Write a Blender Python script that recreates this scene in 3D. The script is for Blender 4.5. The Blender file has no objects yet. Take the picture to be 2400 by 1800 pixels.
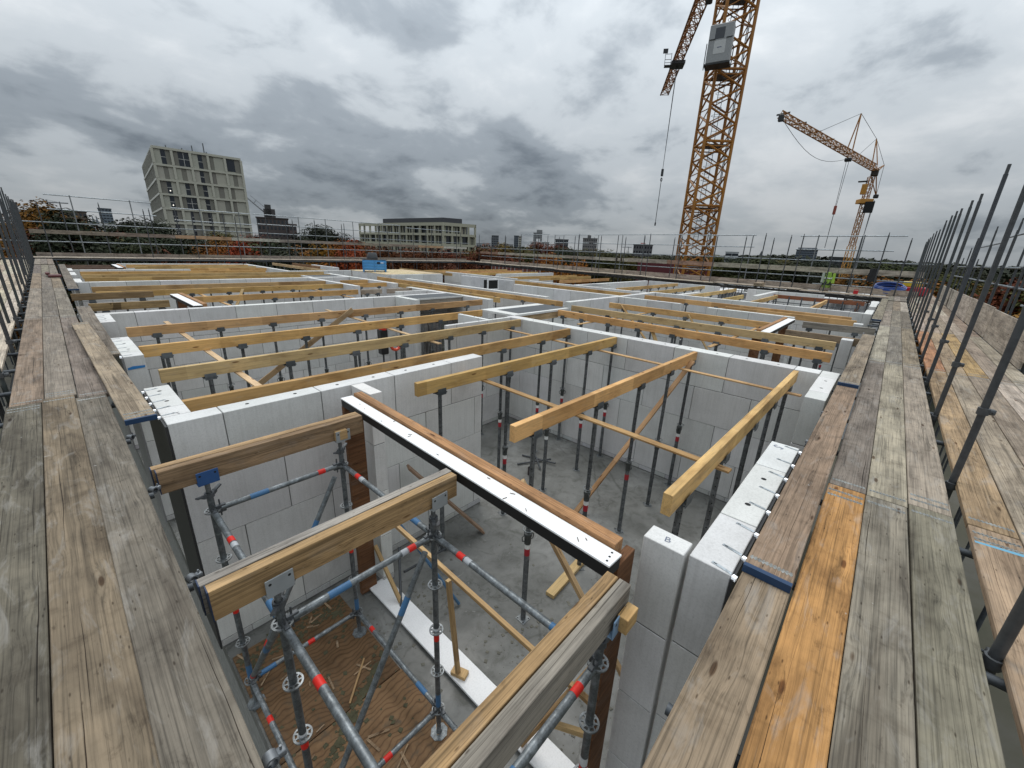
import bpy, math, random
from mathutils import Vector, Matrix, Quaternion, Euler
random.seed(7)
R_ = math.radians
sc = bpy.context.scene
col = sc.collection
# ------------------------------------------------------------------ camera
FL, YAW, PITCH, ROLL = 950.0, R_(41.8), R_(18.3), R_(2.3)
fw = Vector((math.cos(YAW)*math.cos(PITCH), math.sin(YAW)*math.cos(PITCH), -math.sin(PITCH)))
rt = Vector((math.sin(YAW), -math.cos(YAW), 0)); up = rt.cross(fw)
r2 = rt*math.cos(ROLL)+up*math.sin(ROLL); u2 = -rt*math.sin(ROLL)+up*math.cos(ROLL)
cd = bpy.data.cameras.new('camera'); cam = bpy.data.objects.new('camera', cd); col.objects.link(cam)
cd.sensor_width = 36; cd.sensor_fit = 'HORIZONTAL'; cd.lens = 36*FL/2400; cd.clip_start = .05; cd.clip_end = 9000
m = Matrix((r2, u2, -fw)).transposed().to_4x4(); m.translation = (0, 0, 1.7); cam.matrix_world = m
sc.camera = cam
# ------------------------------------------------------------------ world: overcast sky over a Nishita sky
SUN_EL, SUN_AZ = 62, 60
w = bpy.data.worlds.new('World'); sc.world = w; w.use_nodes = True
nt = w.node_tree; nt.nodes.clear(); N = nt.nodes.new; L = nt.links.new
def mth(op, a, b=None, c=None, nt=nt):
    n = nt.nodes.new('ShaderNodeMath'); n.operation = op
    for i, v in enumerate((a, b, c)):
        if v is None: continue
        if isinstance(v, (int, float)): n.inputs[i].default_value = v
        else: nt.links.new(v, n.inputs[i])
    return n.outputs[0]
sky = N('ShaderNodeTexSky'); sky.sky_type = 'NISHITA'; sky.sun_disc = False
sky.sun_elevation = R_(SUN_EL); sky.sun_rotation = R_(90-SUN_AZ)
tc = N('ShaderNodeTexCoord'); sx = N('ShaderNodeSeparateXYZ'); L(tc.outputs['Generated'], sx.inputs[0])
zc = mth('MAXIMUM', sx.outputs[2], 0.0)
den = mth('ADD', zc, .30)
cx = N('ShaderNodeCombineXYZ'); L(mth('DIVIDE', sx.outputs[0], den), cx.inputs[0]); L(mth('DIVIDE', sx.outputs[1], den), cx.inputs[1])
cx.inputs[2].default_value = 5.1
def noise(sc_, det, rough, dist, src, nt=nt):
    n = nt.nodes.new('ShaderNodeTexNoise'); n.inputs['Scale'].default_value = sc_; n.inputs['Detail'].default_value = det
    n.inputs['Roughness'].default_value = rough; n.inputs['Distortion'].default_value = dist
    if src is not None: nt.links.new(src, n.inputs['Vector'])
    return n.outputs['Fac']
n1 = noise(1.05, 5, .48, .15, cx.outputs[0]); n2 = noise(3.0, 7, .56, .2, cx.outputs[0])
mixn = mth('ADD', mth('MULTIPLY', n1, .62), mth('MULTIPLY', n2, .38))
def ramp(src, stops, nt=nt, interp='EASE'):
    r = nt.nodes.new('ShaderNodeValToRGB'); r.color_ramp.interpolation = interp
    e = r.color_ramp.elements
    while len(e) < len(stops): e.new(.5)
    for i, (p, c) in enumerate(stops):
        e[i].position = p; e[i].color = (*c, 1) if len(c) == 3 else c
    nt.links.new(src, r.inputs[0]); return r.outputs[0]
cl = ramp(mixn, [(.35, (.24, .28, .325)), (.44, (.43, .485, .54)), (.515, (.70, .76, .81)), (.63, (.90, .945, .98))])
grad = mth('ADD', mth('MULTIPLY', zc, 1.7), .42)
vm = N('ShaderNodeVectorMath'); vm.operation = 'SCALE'; L(cl, vm.inputs[0]); L(mth('MULTIPLY', grad, 10.0), vm.inputs['Scale'])
mx = N('ShaderNodeMix'); mx.data_type = 'RGBA'; mx.inputs[0].default_value = .965
L(sky.outputs[0], mx.inputs[6]); L(vm.outputs[0], mx.inputs[7])
bg = N('ShaderNodeBackground'); bg.inputs[1].default_value = .1; L(mx.outputs[2], bg.inputs[0])
wo = N('ShaderNodeOutputWorld'); L(bg.outputs[0], wo.inputs[0])
# ------------------------------------------------------------------ sun (veiled by the overcast)
sd = bpy.data.lights.new('sun', 'SUN'); sd.energy = 1.5; sd.angle = R_(28); sd.color = (1, .97, .92)
so = bpy.data.objects.new('sun', sd); col.objects.link(so)
sdir = Vector((math.cos(R_(SUN_EL))*math.cos(R_(SUN_AZ)), math.cos(R_(SUN_EL))*math.sin(R_(SUN_AZ)), math.sin(R_(SUN_EL))))
so.rotation_euler = (-sdir).to_track_quat('-Z', 'Y').to_euler(); so.location = (0, 0, 60)
vs = sc.view_settings; vs.view_transform = 'Standard'; vs.look = 'None'; vs.exposure = 0.0; vs.gamma = 1.0; vs.use_curve_mapping = False

# ------------------------------------------------------------------ materials
MATS = {}
def newmat(name):
    m = bpy.data.materials.new(name); m.use_nodes = True; nt = m.node_tree
    b = nt.nodes['Principled BSDF']; MATS[name] = m
    return m, nt, b
def obj_coords(nt, scale, rnd=True):
    tc = nt.nodes.new('ShaderNodeTexCoord'); mp = nt.nodes.new('ShaderNodeMapping'); mp.inputs['Scale'].default_value = scale
    oi = nt.nodes.new('ShaderNodeObjectInfo')
    nt.links.new(tc.outputs['Object'], mp.inputs['Vector'])
    if rnd:
        cb = nt.nodes.new('ShaderNodeCombineXYZ'); v = mth('MULTIPLY', oi.outputs['Random'], 57.0, nt=nt)
        nt.links.new(v, cb.inputs[0]); nt.links.new(mth('MULTIPLY', v, 1.7, nt=nt), cb.inputs[1]); nt.links.new(cb.outputs[0], mp.inputs['Location'])
    return mp.outputs[0], oi, tc
def mixc(nt, mode, fac, a, b):
    n = nt.nodes.new('ShaderNodeMix'); n.data_type = 'RGBA'; n.blend_type = mode
    for s, v in ((0, fac), (6, a), (7, b)):
        if isinstance(v, (int, float)): n.inputs[s].default_value = v
        elif isinstance(v, tuple): n.inputs[s].default_value = (*v, 1)
        else: nt.links.new(v, n.inputs[s])
    return n.outputs[2]
def bump(nt, b, h, strength=.3, dist=.004):
    n = nt.nodes.new('ShaderNodeBump'); n.inputs['Strength'].default_value = strength; n.inputs['Distance'].default_value = dist
    nt.links.new(h, n.inputs['Height']); nt.links.new(n.outputs[0], b.inputs['Normal'])
def plain(name, c, rough=.6, metal=0.0, var=.12, sc_=6.0, tint=False, spec=.4):
    m, nt, b = newmat(name)
    v, oi, tc = obj_coords(nt, (1, 1, 1))
    n = noise(sc_, 5, .6, 0, v, nt)
    g = ramp(n, [(.25, (1-var,)*3), (.75, (1+var,)*3)], nt, 'LINEAR')
    base = mixc(nt, 'MULTIPLY', 1.0, c, g)
    if tint: base = mixc(nt, 'MULTIPLY', 1.0, base, oi.outputs['Color'])
    nt.links.new(base, b.inputs['Base Color'])
    b.inputs['Roughness'].default_value = rough; b.inputs['Metallic'].default_value = metal
    b.inputs['Specular IOR Level'].default_value = spec
    return m
def wood(name, stain=1.0, grain=1.0, joints=False, rough=.75, knots=.055, cracks=0.0, weather=0.0):
    """tint from object colour; x = along the grain"""
    m, nt, b = newmat(name)
    v, oi, tc = obj_coords(nt, (1, 1, 1))
    def sc3(s, src=None):
        mp = nt.nodes.new('ShaderNodeMapping'); mp.inputs['Scale'].default_value = s; nt.links.new(src or v, mp.inputs['Vector']); return mp.outputs[0]
    vo = nt.nodes.new('ShaderNodeTexVoronoi'); vo.inputs['Scale'].default_value = 1.0; nt.links.new(sc3((1.9, 7.5, 7.5)), vo.inputs['Vector'])
    kd = vo.outputs['Distance']
    # grain flows round the knots
    fall = ramp(kd, [(0, (1, 1, 1)), (.42, (0, 0, 0))], nt, 'EASE')
    av = nt.nodes.new('ShaderNodeVectorMath'); av.operation = 'MULTIPLY_ADD'; nt.links.new(fall, av.inputs[0]); av.inputs[1].default_value = (0, .016, .016); nt.links.new(v, av.inputs[2])
    gv = av.outputs[0]
    g1 = noise(1.0, 4, .65, .9, sc3((.7, 30, 30), gv), nt)
    g2 = noise(1.0, 3, .6, .2, sc3((1.6, 120, 120), gv), nt)
    big = noise(1.0, 5, .6, .6, sc3((1.3, 4.5, 4.5)), nt)
    mid = noise(1.0, 6, .72, .5, sc3((7, 15, 15)), nt)
    c = oi.outputs['Color']
    gr = ramp(g1, [(.3, (1-.45*grain,)*3), (.5, (1,)*3), (.8, (1+.2*grain,)*3)], nt, 'LINEAR')
    c = mixc(nt, 'MULTIPLY', 1.0, c, gr)
    c = mixc(nt, 'MULTIPLY', min(1, .85*grain), c, ramp(g2, [(.32, (.5,)*3), (.5, (1.0,)*3), (.7, (1.12,)*3)], nt, 'LINEAR'))
    c = mixc(nt, 'MULTIPLY', stain, c, ramp(big, [(.28, (.42, .39, .37)), (.5, (.92, .91, .89)), (.72, (1.3, 1.27, 1.22))], nt, 'LINEAR'))
    c = mixc(nt, 'MULTIPLY', .85*stain, c, ramp(mid, [(.27, (.36, .33, .31)), (.42, (1, 1, 1)), (.8, (1.14, 1.14, 1.14))], nt, 'LINEAR'))
    if weather:
        sw = noise(1.0, 4, .6, .4, sc3((9, 5, 5)), nt)
        c = mixc(nt, 'MULTIPLY', weather, c, ramp(sw, [(.3, (.7, .68, .66)), (.45, (1, 1, 1)), (.7, (1.14, 1.13, 1.12))], nt, 'LINEAR'))
        wash = noise(1.0, 5, .65, .8, sc3((2.6, 9, 9)), nt)
        c = mixc(nt, 'MIX', ramp(wash, [(.54, (0, 0, 0)), (.74, (.55*weather,)*3)], nt, 'LINEAR'), c, (.34, .325, .30))
        spv = noise(1.0, 3, .6, .3, sc3((14, 14, 14)), nt)
        c = mixc(nt, 'MIX', ramp(spv, [(.735, (0, 0, 0)), (.76, (.6*weather,)*3)], nt, 'LINEAR'), c, (.5, .49, .46))
        go = nt.nodes.new('ShaderNodeTexVoronoi'); go.inputs['Scale'].default_value = 1.0; nt.links.new(sc3((7, 26, 26)), go.inputs['Vector'])
        c = mixc(nt, 'MULTIPLY', .8, c, ramp(go.outputs['Distance'], [(.05, (.22, .18, .15)), (.12, (1, 1, 1))], nt, 'LINEAR'))
    if cracks:
        so_ = nt.nodes.new('ShaderNodeSeparateXYZ'); nt.links.new(tc.outputs['Object'], so_.inputs[0])
        wob = noise(1.0, 3, .55, 0, sc3((1.1, .2, .2)), nt)
        cr = None
        for mul, off in ((1.0, 0.0), (7.3, .37), (13.1, .71)):
            y0 = mth('MULTIPLY', mth('SUBTRACT', mth('FRACT', mth('ADD', mth('MULTIPLY', oi.outputs['Random'], mul, nt=nt), off, nt=nt), nt=nt), .5, nt=nt), .19, nt=nt)
            d = mth('ABSOLUTE', mth('SUBTRACT', mth('SUBTRACT', so_.outputs[1], y0, nt=nt), mth('MULTIPLY', mth('SUBTRACT', wob, .5, nt=nt), .035, nt=nt), nt=nt), nt=nt)
            msk = noise(1.0, 1, .5, 0, sc3((.55+.2*off, .1+off, .1)), nt)
            wd = mth('MULTIPLY', mth('MAXIMUM', mth('SUBTRACT', msk, .5, nt=nt), 0.0, nt=nt), .010, nt=nt)
            ln = mth('LESS_THAN', d, wd, nt=nt)
            cr = ln if cr is None else mth('MAXIMUM', cr, ln, nt=nt)
        c = mixc(nt, 'MULTIPLY', mth('MULTIPLY', cr, cracks, nt=nt), c, (.16, .13, .11))
    if joints:
        cs_ = noise(1.0, 5, .7, .6, sc3((3.2, 11, 11)), nt)
        c = mixc(nt, 'MIX', ramp(cs_, [(.56, (0, 0, 0)), (.72, (.55, .55, .55))], nt, 'LINEAR'), c, (.36, .29, .20))
        dr = noise(1.0, 4, .7, .3, sc3((1.4, 3, 3)), nt)
        c = mixc(nt, 'MULTIPLY', .8, c, ramp(dr, [(.3, (.62, .56, .5)), (.5, (1, 1, 1))], nt, 'LINEAR'))
        sp = nt.nodes.new('ShaderNodeSeparateXYZ'); nt.links.new(tc.outputs['Object'], sp.inputs[0])
        t = mth('ADD', mth('MULTIPLY', sp.outputs[0], .95, nt=nt), mth('MULTIPLY', oi.outputs['Random'], 31.0, nt=nt), nt=nt)
        wn = nt.nodes.new('ShaderNodeTexWhiteNoise'); wn.noise_dimensions = '1D'; nt.links.new(mth('FLOOR', t, nt=nt), wn.inputs['W'])
        c = mixc(nt, 'MULTIPLY', 1.0, c, ramp(wn.outputs['Value'], [(0, (.82, .78, .72)), (1, (1.14, 1.13, 1.1))], nt, 'LINEAR'))
    kn = ramp(kd, [(0, (.22, .15, .10)), (knots, (.30, .21, .15)), (knots*1.9, (1, 1, 1))], nt, 'EASE')
    c = mixc(nt, 'MULTIPLY', .9, c, kn)
    nt.links.new(c, b.inputs['Base Color']); b.inputs['Roughness'].default_value = rough; b.inputs['Specular IOR Level'].default_value = .25
    bump(nt, b, mth('ADD', g1, mth('MULTIPLY', g2, .7, nt=nt), nt=nt), .5*grain, .004)
    return m
wood('plank_wood', .9, 1.0, False, .85, .06, 1.0, .75)
wood('timber', .35, .5, True, .7, .06)
wood('old_timber', .7, 1.0, False, .8, .06, .7, .3)
def plywood():
    m, nt, b = newmat('plywood')
    v, oi, tc = obj_coords(nt, (1, 1, 1))
    def sc3(s):
        mp = nt.nodes.new('ShaderNodeMapping'); mp.inputs['Scale'].default_value = s; nt.links.new(v, mp.inputs['Vector']); return mp.outputs[0]
    wv = nt.nodes.new('ShaderNodeTexWave'); wv.bands_direction = 'Y'; wv.inputs['Scale'].default_value = 7; wv.inputs['Distortion'].default_value = 14; wv.inputs['Detail'].default_value = 2.0; wv.inputs['Detail Scale'].default_value = .55; wv.inputs['Detail Roughness'].default_value = .45
    nt.links.new(sc3((1.0, .8, 1)), wv.inputs['Vector'])
    c = mixc(nt, 'MULTIPLY', 1.0, oi.outputs['Color'], ramp(wv.outputs['Fac'], [(.0, (.62, .57, .52)), (.2, (.95, .95, .95)), (1, (1.05, 1.05, 1.05))], nt, 'LINEAR'))
    c = mixc(nt, 'MULTIPLY', .9, c, ramp(noise(2.4, 6, .65, .5, v, nt), [(.3, (.45, .42, .36)), (.55, (1, 1, 1))], nt, 'LINEAR'))
    c = mixc(nt, 'MIX', ramp(noise(5, 6, .7, .3, v, nt), [(.54, (0, 0, 0)), (.68, (.75, .75, .75))], nt, 'LINEAR'), c, (.075, .065, .045))
    nt.links.new(c, b.inputs['Base Color']); b.inputs['Roughness'].default_value = .7; b.inputs['Specular IOR Level'].default_value = .3
plywood()
def block():
    m, nt, b = newmat('block')
    v, oi, tc = obj_coords(nt, (1, 1, 1))
    c = mixc(nt, 'MULTIPLY', 1.0, oi.outputs['Color'], ramp(oi.outputs['Random'], [(0, (.93, .93, .93)), (1, (1.04, 1.04, 1.04))], nt, 'LINEAR'))
    c = mixc(nt, 'MULTIPLY', 1.0, c, ramp(noise(2.2, 6, .6, .2, v, nt), [(.3, (.88, .88, .875)), (.6, (1.02, 1.02, 1.02))], nt, 'LINEAR'))
    c = mixc(nt, 'MULTIPLY', 1.0, c, ramp(noise(70, 3, .6, 0, v, nt), [(.3, (.90, .90, .90)), (.55, (1.02, 1.02, 1.02))], nt, 'LINEAR'))
    c = mixc(nt, 'MULTIPLY', .8, c, ramp(noise(11, 5, .75, .6, v, nt), [(.22, (.62, .62, .61)), (.33, (1, 1, 1))], nt, 'LINEAR'))
    vo = nt.nodes.new('ShaderNodeTexVoronoi'); vo.inputs['Scale'].default_value = 13; nt.links.new(v, vo.inputs['Vector'])
    c = mixc(nt, 'MULTIPLY', .3, c, ramp(vo.outputs['Distance'], [(.02, (.45, .44, .42)), (.04, (1, 1, 1))], nt, 'LINEAR'))
    mp2 = nt.nodes.new('ShaderNodeMapping'); mp2.inputs['Scale'].default_value = (38, 38, 1.6); nt.links.new(v, mp2.inputs['Vector'])
    st_n = noise(1.0, 3, .6, .4, mp2.outputs[0], nt)
    c = mixc(nt, 'MULTIPLY', .7, c, ramp(st_n, [(.3, (.90, .90, .895)), (.55, (1.02, 1.02, 1.02))], nt, 'LINEAR'))
    c = mixc(nt, 'MULTIPLY', .55, c, ramp(noise(1.3, 6, .72, 1.0, v, nt), [(.27, (.70, .695, .68)), (.40, (1, 1, 1))], nt, 'LINEAR'))
    nt.links.new(c, b.inputs['Base Color']); b.inputs['Roughness'].default_value = .92; b.inputs['Specular IOR Level'].default_value = .15
    bump(nt, b, mth('ADD', noise(55, 4, .7, 0, v, nt), mth('MULTIPLY', st_n, .8, nt=nt), nt=nt), .3, .003)
block()
def concrete():
    m, nt, b = newmat('concrete_floor')
    tc = nt.nodes.new('ShaderNodeTexCoord'); v = tc.outputs['Object']
    c = ramp(noise(.8, 8, .62, .5, v, nt), [(.3, (.10, .10, .092)), (.5, (.155, .155, .145)), (.7, (.23, .23, .22))], nt, 'LINEAR')
    c = mixc(nt, 'MULTIPLY', .9, c, ramp(noise(4.5, 7, .7, .8, v, nt), [(.33, (.62, .62, .58)), (.5, (1, 1, 1)), (.72, (1.15, 1.15, 1.14))], nt, 'LINEAR'))
    c = mixc(nt, 'MIX', ramp(noise(6.5, 8, .75, 1.2, v, nt), [(.62, (0, 0, 0)), (.70, (.55, .55, .55))], nt, 'LINEAR'), c, (.36, .36, .35))
    vo = nt.nodes.new('ShaderNodeTexVoronoi'); vo.feature = 'DISTANCE_TO_EDGE'; vo.inputs['Scale'].default_value = .55
    dn = noise(1.6, 5, .6, 0, v, nt)
    av = nt.nodes.new('ShaderNodeVectorMath'); av.operation = 'ADD'; nt.links.new(v, av.inputs[0])
    cb = nt.nodes.new('ShaderNodeCombineXYZ'); nt.links.new(dn, cb.inputs[0]); nt.links.new(dn, cb.inputs[1]); nt.links.new(cb.outputs[0], av.inputs[1])
    nt.links.new(av.outputs[0], vo.inputs['Vector'])
    c = mixc(nt, 'MULTIPLY', .55, c, ramp(vo.outputs['Distance'], [(.0, (.45, .45, .43)), (.012, (1, 1, 1))], nt, 'LINEAR'))
    nt.links.new(c, b.inputs['Base Color'])
    rr = ramp(noise(1.1, 5, .6, .3, v, nt), [(.4, (.35,)*3), (.6, (.8,)*3)], nt, 'LINEAR'); nt.links.new(rr, b.inputs['Roughness'])
    b.inputs['Specular IOR Level'].default_value = .35
    bump(nt, b, noise(30, 5, .7, 0, v, nt), .25, .004)
concrete()
def leaf_mat():
    m, nt, b = newmat('foliage')
    v, oi, tc = obj_coords(nt, (1, 1, 1))
    c = mixc(nt, 'MULTIPLY', 1.0, mixc(nt, 'MULTIPLY', 1.0, oi.outputs['Color'], (.8, .78, .78)), ramp(noise(.55, 3, .6, 0, v, nt), [(.3, (.6, .66, .62)), (.5, (1, 1, 1)), (.7, (1.3, 1.15, .95))], nt, 'LINEAR'))
    c = mixc(nt, 'MULTIPLY', 1.0, c, ramp(noise(3.5, 2, .6, 0, v, nt), [(.3, (.8, .8, .8)), (.7, (1.18, 1.18, 1.18))], nt, 'LINEAR'))
    nt.links.new(c, b.inputs['Base Color']); b.inputs['Roughness'].default_value = .7; b.inputs['Specular IOR Level'].default_value = .15
leaf_mat()
def ground_mat():
    m, nt, b = newmat('ground')
    tc = nt.nodes.new('ShaderNodeTexCoord'); v = tc.outputs['Object']
    c = ramp(noise(.03, 8, .65, .4, v, nt), [(.35, (.035, .042, .022)), (.5, (.07, .065, .045)), (.62, (.11, .105, .095))], nt, 'LINEAR')
    nt.links.new(c, b.inputs['Base Color']); b.inputs['Roughness'].default_value = .95
ground_mat()
def steel_mat():
    m, nt, b = newmat('steel')
    v, oi, tc = obj_coords(nt, (1, 1, 1))
    c = mixc(nt, 'MULTIPLY', 1.0, (.20, .213, .218), oi.outputs['Color'])
    c = mixc(nt, 'MULTIPLY', 1.0, c, ramp(noise(14, 6, .7, .6, v, nt), [(.3, (.5, .5, .5)), (.5, (1, 1, 1)), (.68, (1.7, 1.7, 1.72))], nt, 'LINEAR'))
    c = mixc(nt, 'MULTIPLY', .8, c, ramp(noise(60, 4, .7, 0, v, nt), [(.3, (.6, .6, .6)), (.55, (1.05, 1.05, 1.05))], nt, 'LINEAR'))
    c = mixc(nt, 'MIX', ramp(noise(5, 6, .75, .8, v, nt), [(.62, (0, 0, 0)), (.74, (.5, .5, .5))], nt, 'LINEAR'), c, (.10, .065, .045))
    nt.links.new(c, b.inputs['Base Color']); b.inputs['Metallic'].default_value = .5
    nt.links.new(ramp(noise(22, 4, .6, 0, v, nt), [(.3, (.34,)*3), (.7, (.62,)*3)], nt, 'LINEAR'), b.inputs['Roughness'])
steel_mat()
plain('dark_steel', (.07, .075, .08), .5, .45, .25, 20, True, .5)
plain('paint', (1, 1, 1), .5, 0, .10, 9, True, .4)
plain('gloss', (1, 1, 1), .28, 0, .05, 5, True, .5)
plain('mortar', (.16, .16, .155), .95, 0, .2, 20)
plain('hole', (.015, .015, .015), .9, 0, 0, 1)
plain('rubble', (.25, .25, .23), .95, 0, .3, 8, True)
def glass_mat():
    m, nt, b = newmat('window_glass'); b.inputs['Base Color'].default_value = (.018, .023, .03, 1); b.inputs['Roughness'].default_value = .12
    b.inputs['Specular IOR Level'].default_value = .6
glass_mat()
def white_film():
    m, nt, b = newmat('white_board')
    v, oi, tc = obj_coords(nt, (1, 1, 1))
    c = mixc(nt, 'MULTIPLY', 1.0, (.80, .80, .80), ramp(noise(60, 3, .6, 0, v, nt), [(.3, (.9, .9, .9)), (.55, (1, 1, 1))], nt, 'LINEAR'))
    c = mixc(nt, 'MIX', ramp(noise(9, 6, .75, .8, v, nt), [(.68, (0, 0, 0)), (.75, (.25, .25, .25))], nt, 'LINEAR'), c, (.50, .49, .47))
    nt.links.new(c, b.inputs['Base Color']); b.inputs['Roughness'].default_value = .55
white_film()
def lamp_mat():
    m, nt, b = newmat('lit_lamp'); b.inputs['Emission Color'].default_value = (1, .93, .8, 1); b.inputs['Emission Strength'].default_value = 1.6
lamp_mat()

# ------------------------------------------------------------------ mesh helpers
class MB:
    def __init__(s): s.v = []; s.f = []; s.mi = []
    def add(s, vs, fs, mi=0):
        o = len(s.v); s.v += [tuple(p) for p in vs]; s.f += [tuple(i+o for i in f) for f in fs]; s.mi += [mi]*len(fs); return s
    def box(s, x0, x1, y0, y1, z0, z1, mi=0):
        return s.add([(x0,y0,z0),(x1,y0,z0),(x1,y1,z0),(x0,y1,z0),(x0,y0,z1),(x1,y0,z1),(x1,y1,z1),(x0,y1,z1)],
                     [(3,2,1,0),(4,5,6,7),(0,1,5,4),(1,2,6,5),(2,3,7,6),(3,0,4,7)], mi)
    def cbox(s, x0, x1, y0, y1, z0, z1, c=.004, mi=0):
        X = (x0, x0+c, x1-c, x1); Y = (y0, y0+c, y1-c, y1); Z = (z0, z0+c, z1-c, z1)
        vs = []; idx = {}
        for a in (0, 1):
            for b_ in (0, 1):
                for c_ in (0, 1):
                    o = (X[0 if a == 0 else 3], X[1 if a == 0 else 2]); p = (Y[0 if b_ == 0 else 3], Y[1 if b_ == 0 else 2]); q = (Z[0 if c_ == 0 else 3], Z[1 if c_ == 0 else 2])
                    idx[a, b_, c_, 0] = len(vs); vs.append((o[0], p[1], q[1]))
                    idx[a, b_, c_, 1] = len(vs); vs.append((o[1], p[0], q[1]))
                    idx[a, b_, c_, 2] = len(vs); vs.append((o[1], p[1], q[0]))
        F = []
        def quad(ids, outward):
            a, b2, c2 = (Vector(vs[ids[i]]) for i in (0, 1, 2))
            n = (b2-a).cross(c2-a)
            F.append(ids if n.dot(Vector(outward)) > 0 else ids[::-1])
        for a in (0, 1):
            sg = 1 if a else -1
            quad((idx[a,0,0,0], idx[a,1,0,0], idx[a,1,1,0], idx[a,0,1,0]), (sg,0,0))
            quad((idx[0,a,0,1], idx[1,a,0,1], idx[1,a,1,1], idx[0,a,1,1]), (0,sg,0))
            quad((idx[0,0,a,2], idx[1,0,a,2], idx[1,1,a,2], idx[0,1,a,2]), (0,0,sg))
        for a in (0, 1):
            for b_ in (0, 1):
                sa, sb = (1 if a else -1), (1 if b_ else -1)
                quad((idx[a,b_,0,0], idx[a,b_,1,0], idx[a,b_,1,1], idx[a,b_,0,1]), (sa,sb,0))
                quad((idx[a,0,b_,0], idx[a,1,b_,0], idx[a,1,b_,2], idx[a,0,b_,2]), (sa,0,sb))
                quad((idx[0,a,b_,1], idx[1,a,b_,1], idx[1,a,b_,2], idx[0,a,b_,2]), (0,sa,sb))
                for c_ in (0, 1):
                    quad((idx[a,b_,c_,0], idx[a,b_,c_,1], idx[a,b_,c_,2]), (sa, sb, 1 if c_ else -1))
        return s.add(vs, F, mi)
    def tube(s, p0, p1, r, n=10, r1=None, caps=True, mi=0):
        p0, p1 = Vector(p0), Vector(p1); d = (p1-p0)
        if d.length < 1e-6: return s
        d.normalize(); a = d.orthogonal().normalized(); b = d.cross(a); r1 = r if r1 is None else r1
        vs = [p0+(a*math.cos(t)+b*math.sin(t))*r for t in (2*math.pi*i/n for i in range(n))]
        vs += [p1+(a*math.cos(t)+b*math.sin(t))*r1 for t in (2*math.pi*i/n for i in range(n))]
        F = [(i, (i+1) % n, n+(i+1) % n, n+i) for i in range(n)]
        if caps: F += [tuple(range(n-1, -1, -1)), tuple(range(n, 2*n))]
        return s.add(vs, F, mi)
    def ring(s, c, R, r, n=24, k=8, axis='z', mi=0, sx=1, sy=1):
        vs = []
        for i in range(n):
            t = 2*math.pi*i/n
            for j in range(k):
                u = 2*math.pi*j/k; rr = R+r*math.cos(u); q = (rr*math.cos(t)*sx, rr*math.sin(t)*sy, r*math.sin(u))
                if axis == 'x': q = (q[2], q[0], q[1])
                if axis == 'y': q = (q[0], q[2], q[1])
                vs.append((c[0]+q[0], c[1]+q[1], c[2]+q[2]))
        F = [(i*k+j, ((i+1) % n)*k+j, ((i+1) % n)*k+(j+1) % k, i*k+(j+1) % k) for i in range(n) for j in range(k)]
        return s.add(vs, F, mi)
    def lathe(s, prof, n=16, c=(0, 0, 0), mi=0):
        vs = [(c[0]+r*math.cos(2*math.pi*i/n), c[1]+r*math.sin(2*math.pi*i/n), c[2]+z) for r, z in prof for i in range(n)]
        k = len(prof)
        F = [(a*n+i, a*n+(i+1) % n, (a+1)*n+(i+1) % n, (a+1)*n+i) for a in range(k-1) for i in range(n)]
        return s.add(vs, F, mi)
    def bar(s, p0, p1, w, h, mi=0, upv=(0, 0, 1)):
        p0, p1 = Vector(p0), Vector(p1); d = (p1-p0).normalized(); u = Vector(upv)
        if abs(d.dot(u)) > .98: u = Vector((1, 0, 0))
        sd_ = d.cross(u).normalized(); u = sd_.cross(d)
        vs = [q+sd_*a*w/2+u*b*h/2 for q in (p0, p1) for a, b in ((-1,-1),(1,-1),(1,1),(-1,1))]
        return s.add(vs, [(0,1,2,3),(7,6,5,4),(0,4,5,1),(1,5,6,2),(2,6,7,3),(3,7,4,0)], mi)
    def mesh(s, name, *mats, smooth=False):
        me = bpy.data.meshes.new(name); me.from_pydata(s.v, [], s.f)
        for m_ in mats: me.materials.append(MATS[m_])
        if any(s.mi): me.polygons.foreach_set('material_index', s.mi)
        if smooth: me.polygons.foreach_set('use_smooth', [True]*len(me.polygons))
        me.update(); return me
LOC = {}; ROT = {}
def put(name, me, parent=None, loc=(0, 0, 0), rot=None, color=None):
    """loc is a world position; children are stored relative to an unrotated parent"""
    o = bpy.data.objects.new(name, me); col.objects.link(o)
    pq = ROT.get(parent.name) if parent is not None else None
    q = None if rot is None else (rot if isinstance(rot, Quaternion) else Euler(rot).to_quaternion())
    if parent is not None:
        v = Vector(loc)-LOC[parent.name]
        o.parent = parent; o.location = v if pq is None else pq.inverted() @ v
    else: o.location = loc
    LOC[o.name] = Vector(loc)
    if q is not None:
        ROT[o.name] = q
        o.rotation_mode = 'QUATERNION'; o.rotation_quaternion = q if pq is None else pq.inverted() @ q
    elif pq is not None: ROT[o.name] = pq
    if color is not None: o.color = (*color, 1) if len(color) == 3 else color
    return o
def tag(o, label, cat, group=None):
    o['label'] = label; o['category'] = cat
    if group: o['group'] = group
    return o
def thing(name, label, cat, loc=(0, 0, 0), group=None):
    return tag(put(name, None, None, loc), label, cat, group)
def stuff(o): o['kind'] = 'stuff'; return o
def struct(o): o['kind'] = 'structure'; return o
CACHE = {}
def cached(key, fn):
    if key not in CACHE: CACHE[key] = fn()
    return CACHE[key]
ZQ = Vector((0, 0, 1))
def rod(name, p0, p1, r, mat, parent, color=(1, 1, 1), n=10):
    p0, p1 = Vector(p0), Vector(p1); d = p1-p0; ln = round(d.length, 2)
    me = cached(('rod', round(r, 4), ln, n, mat), lambda: MB().tube((0,0,0), (0,0,ln), r, n).mesh('rod', mat, smooth=False))
    return put(name, me, parent, p0, d.to_track_quat('Z', 'Y'), color)
def smooth_tubes(me): return me
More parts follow.
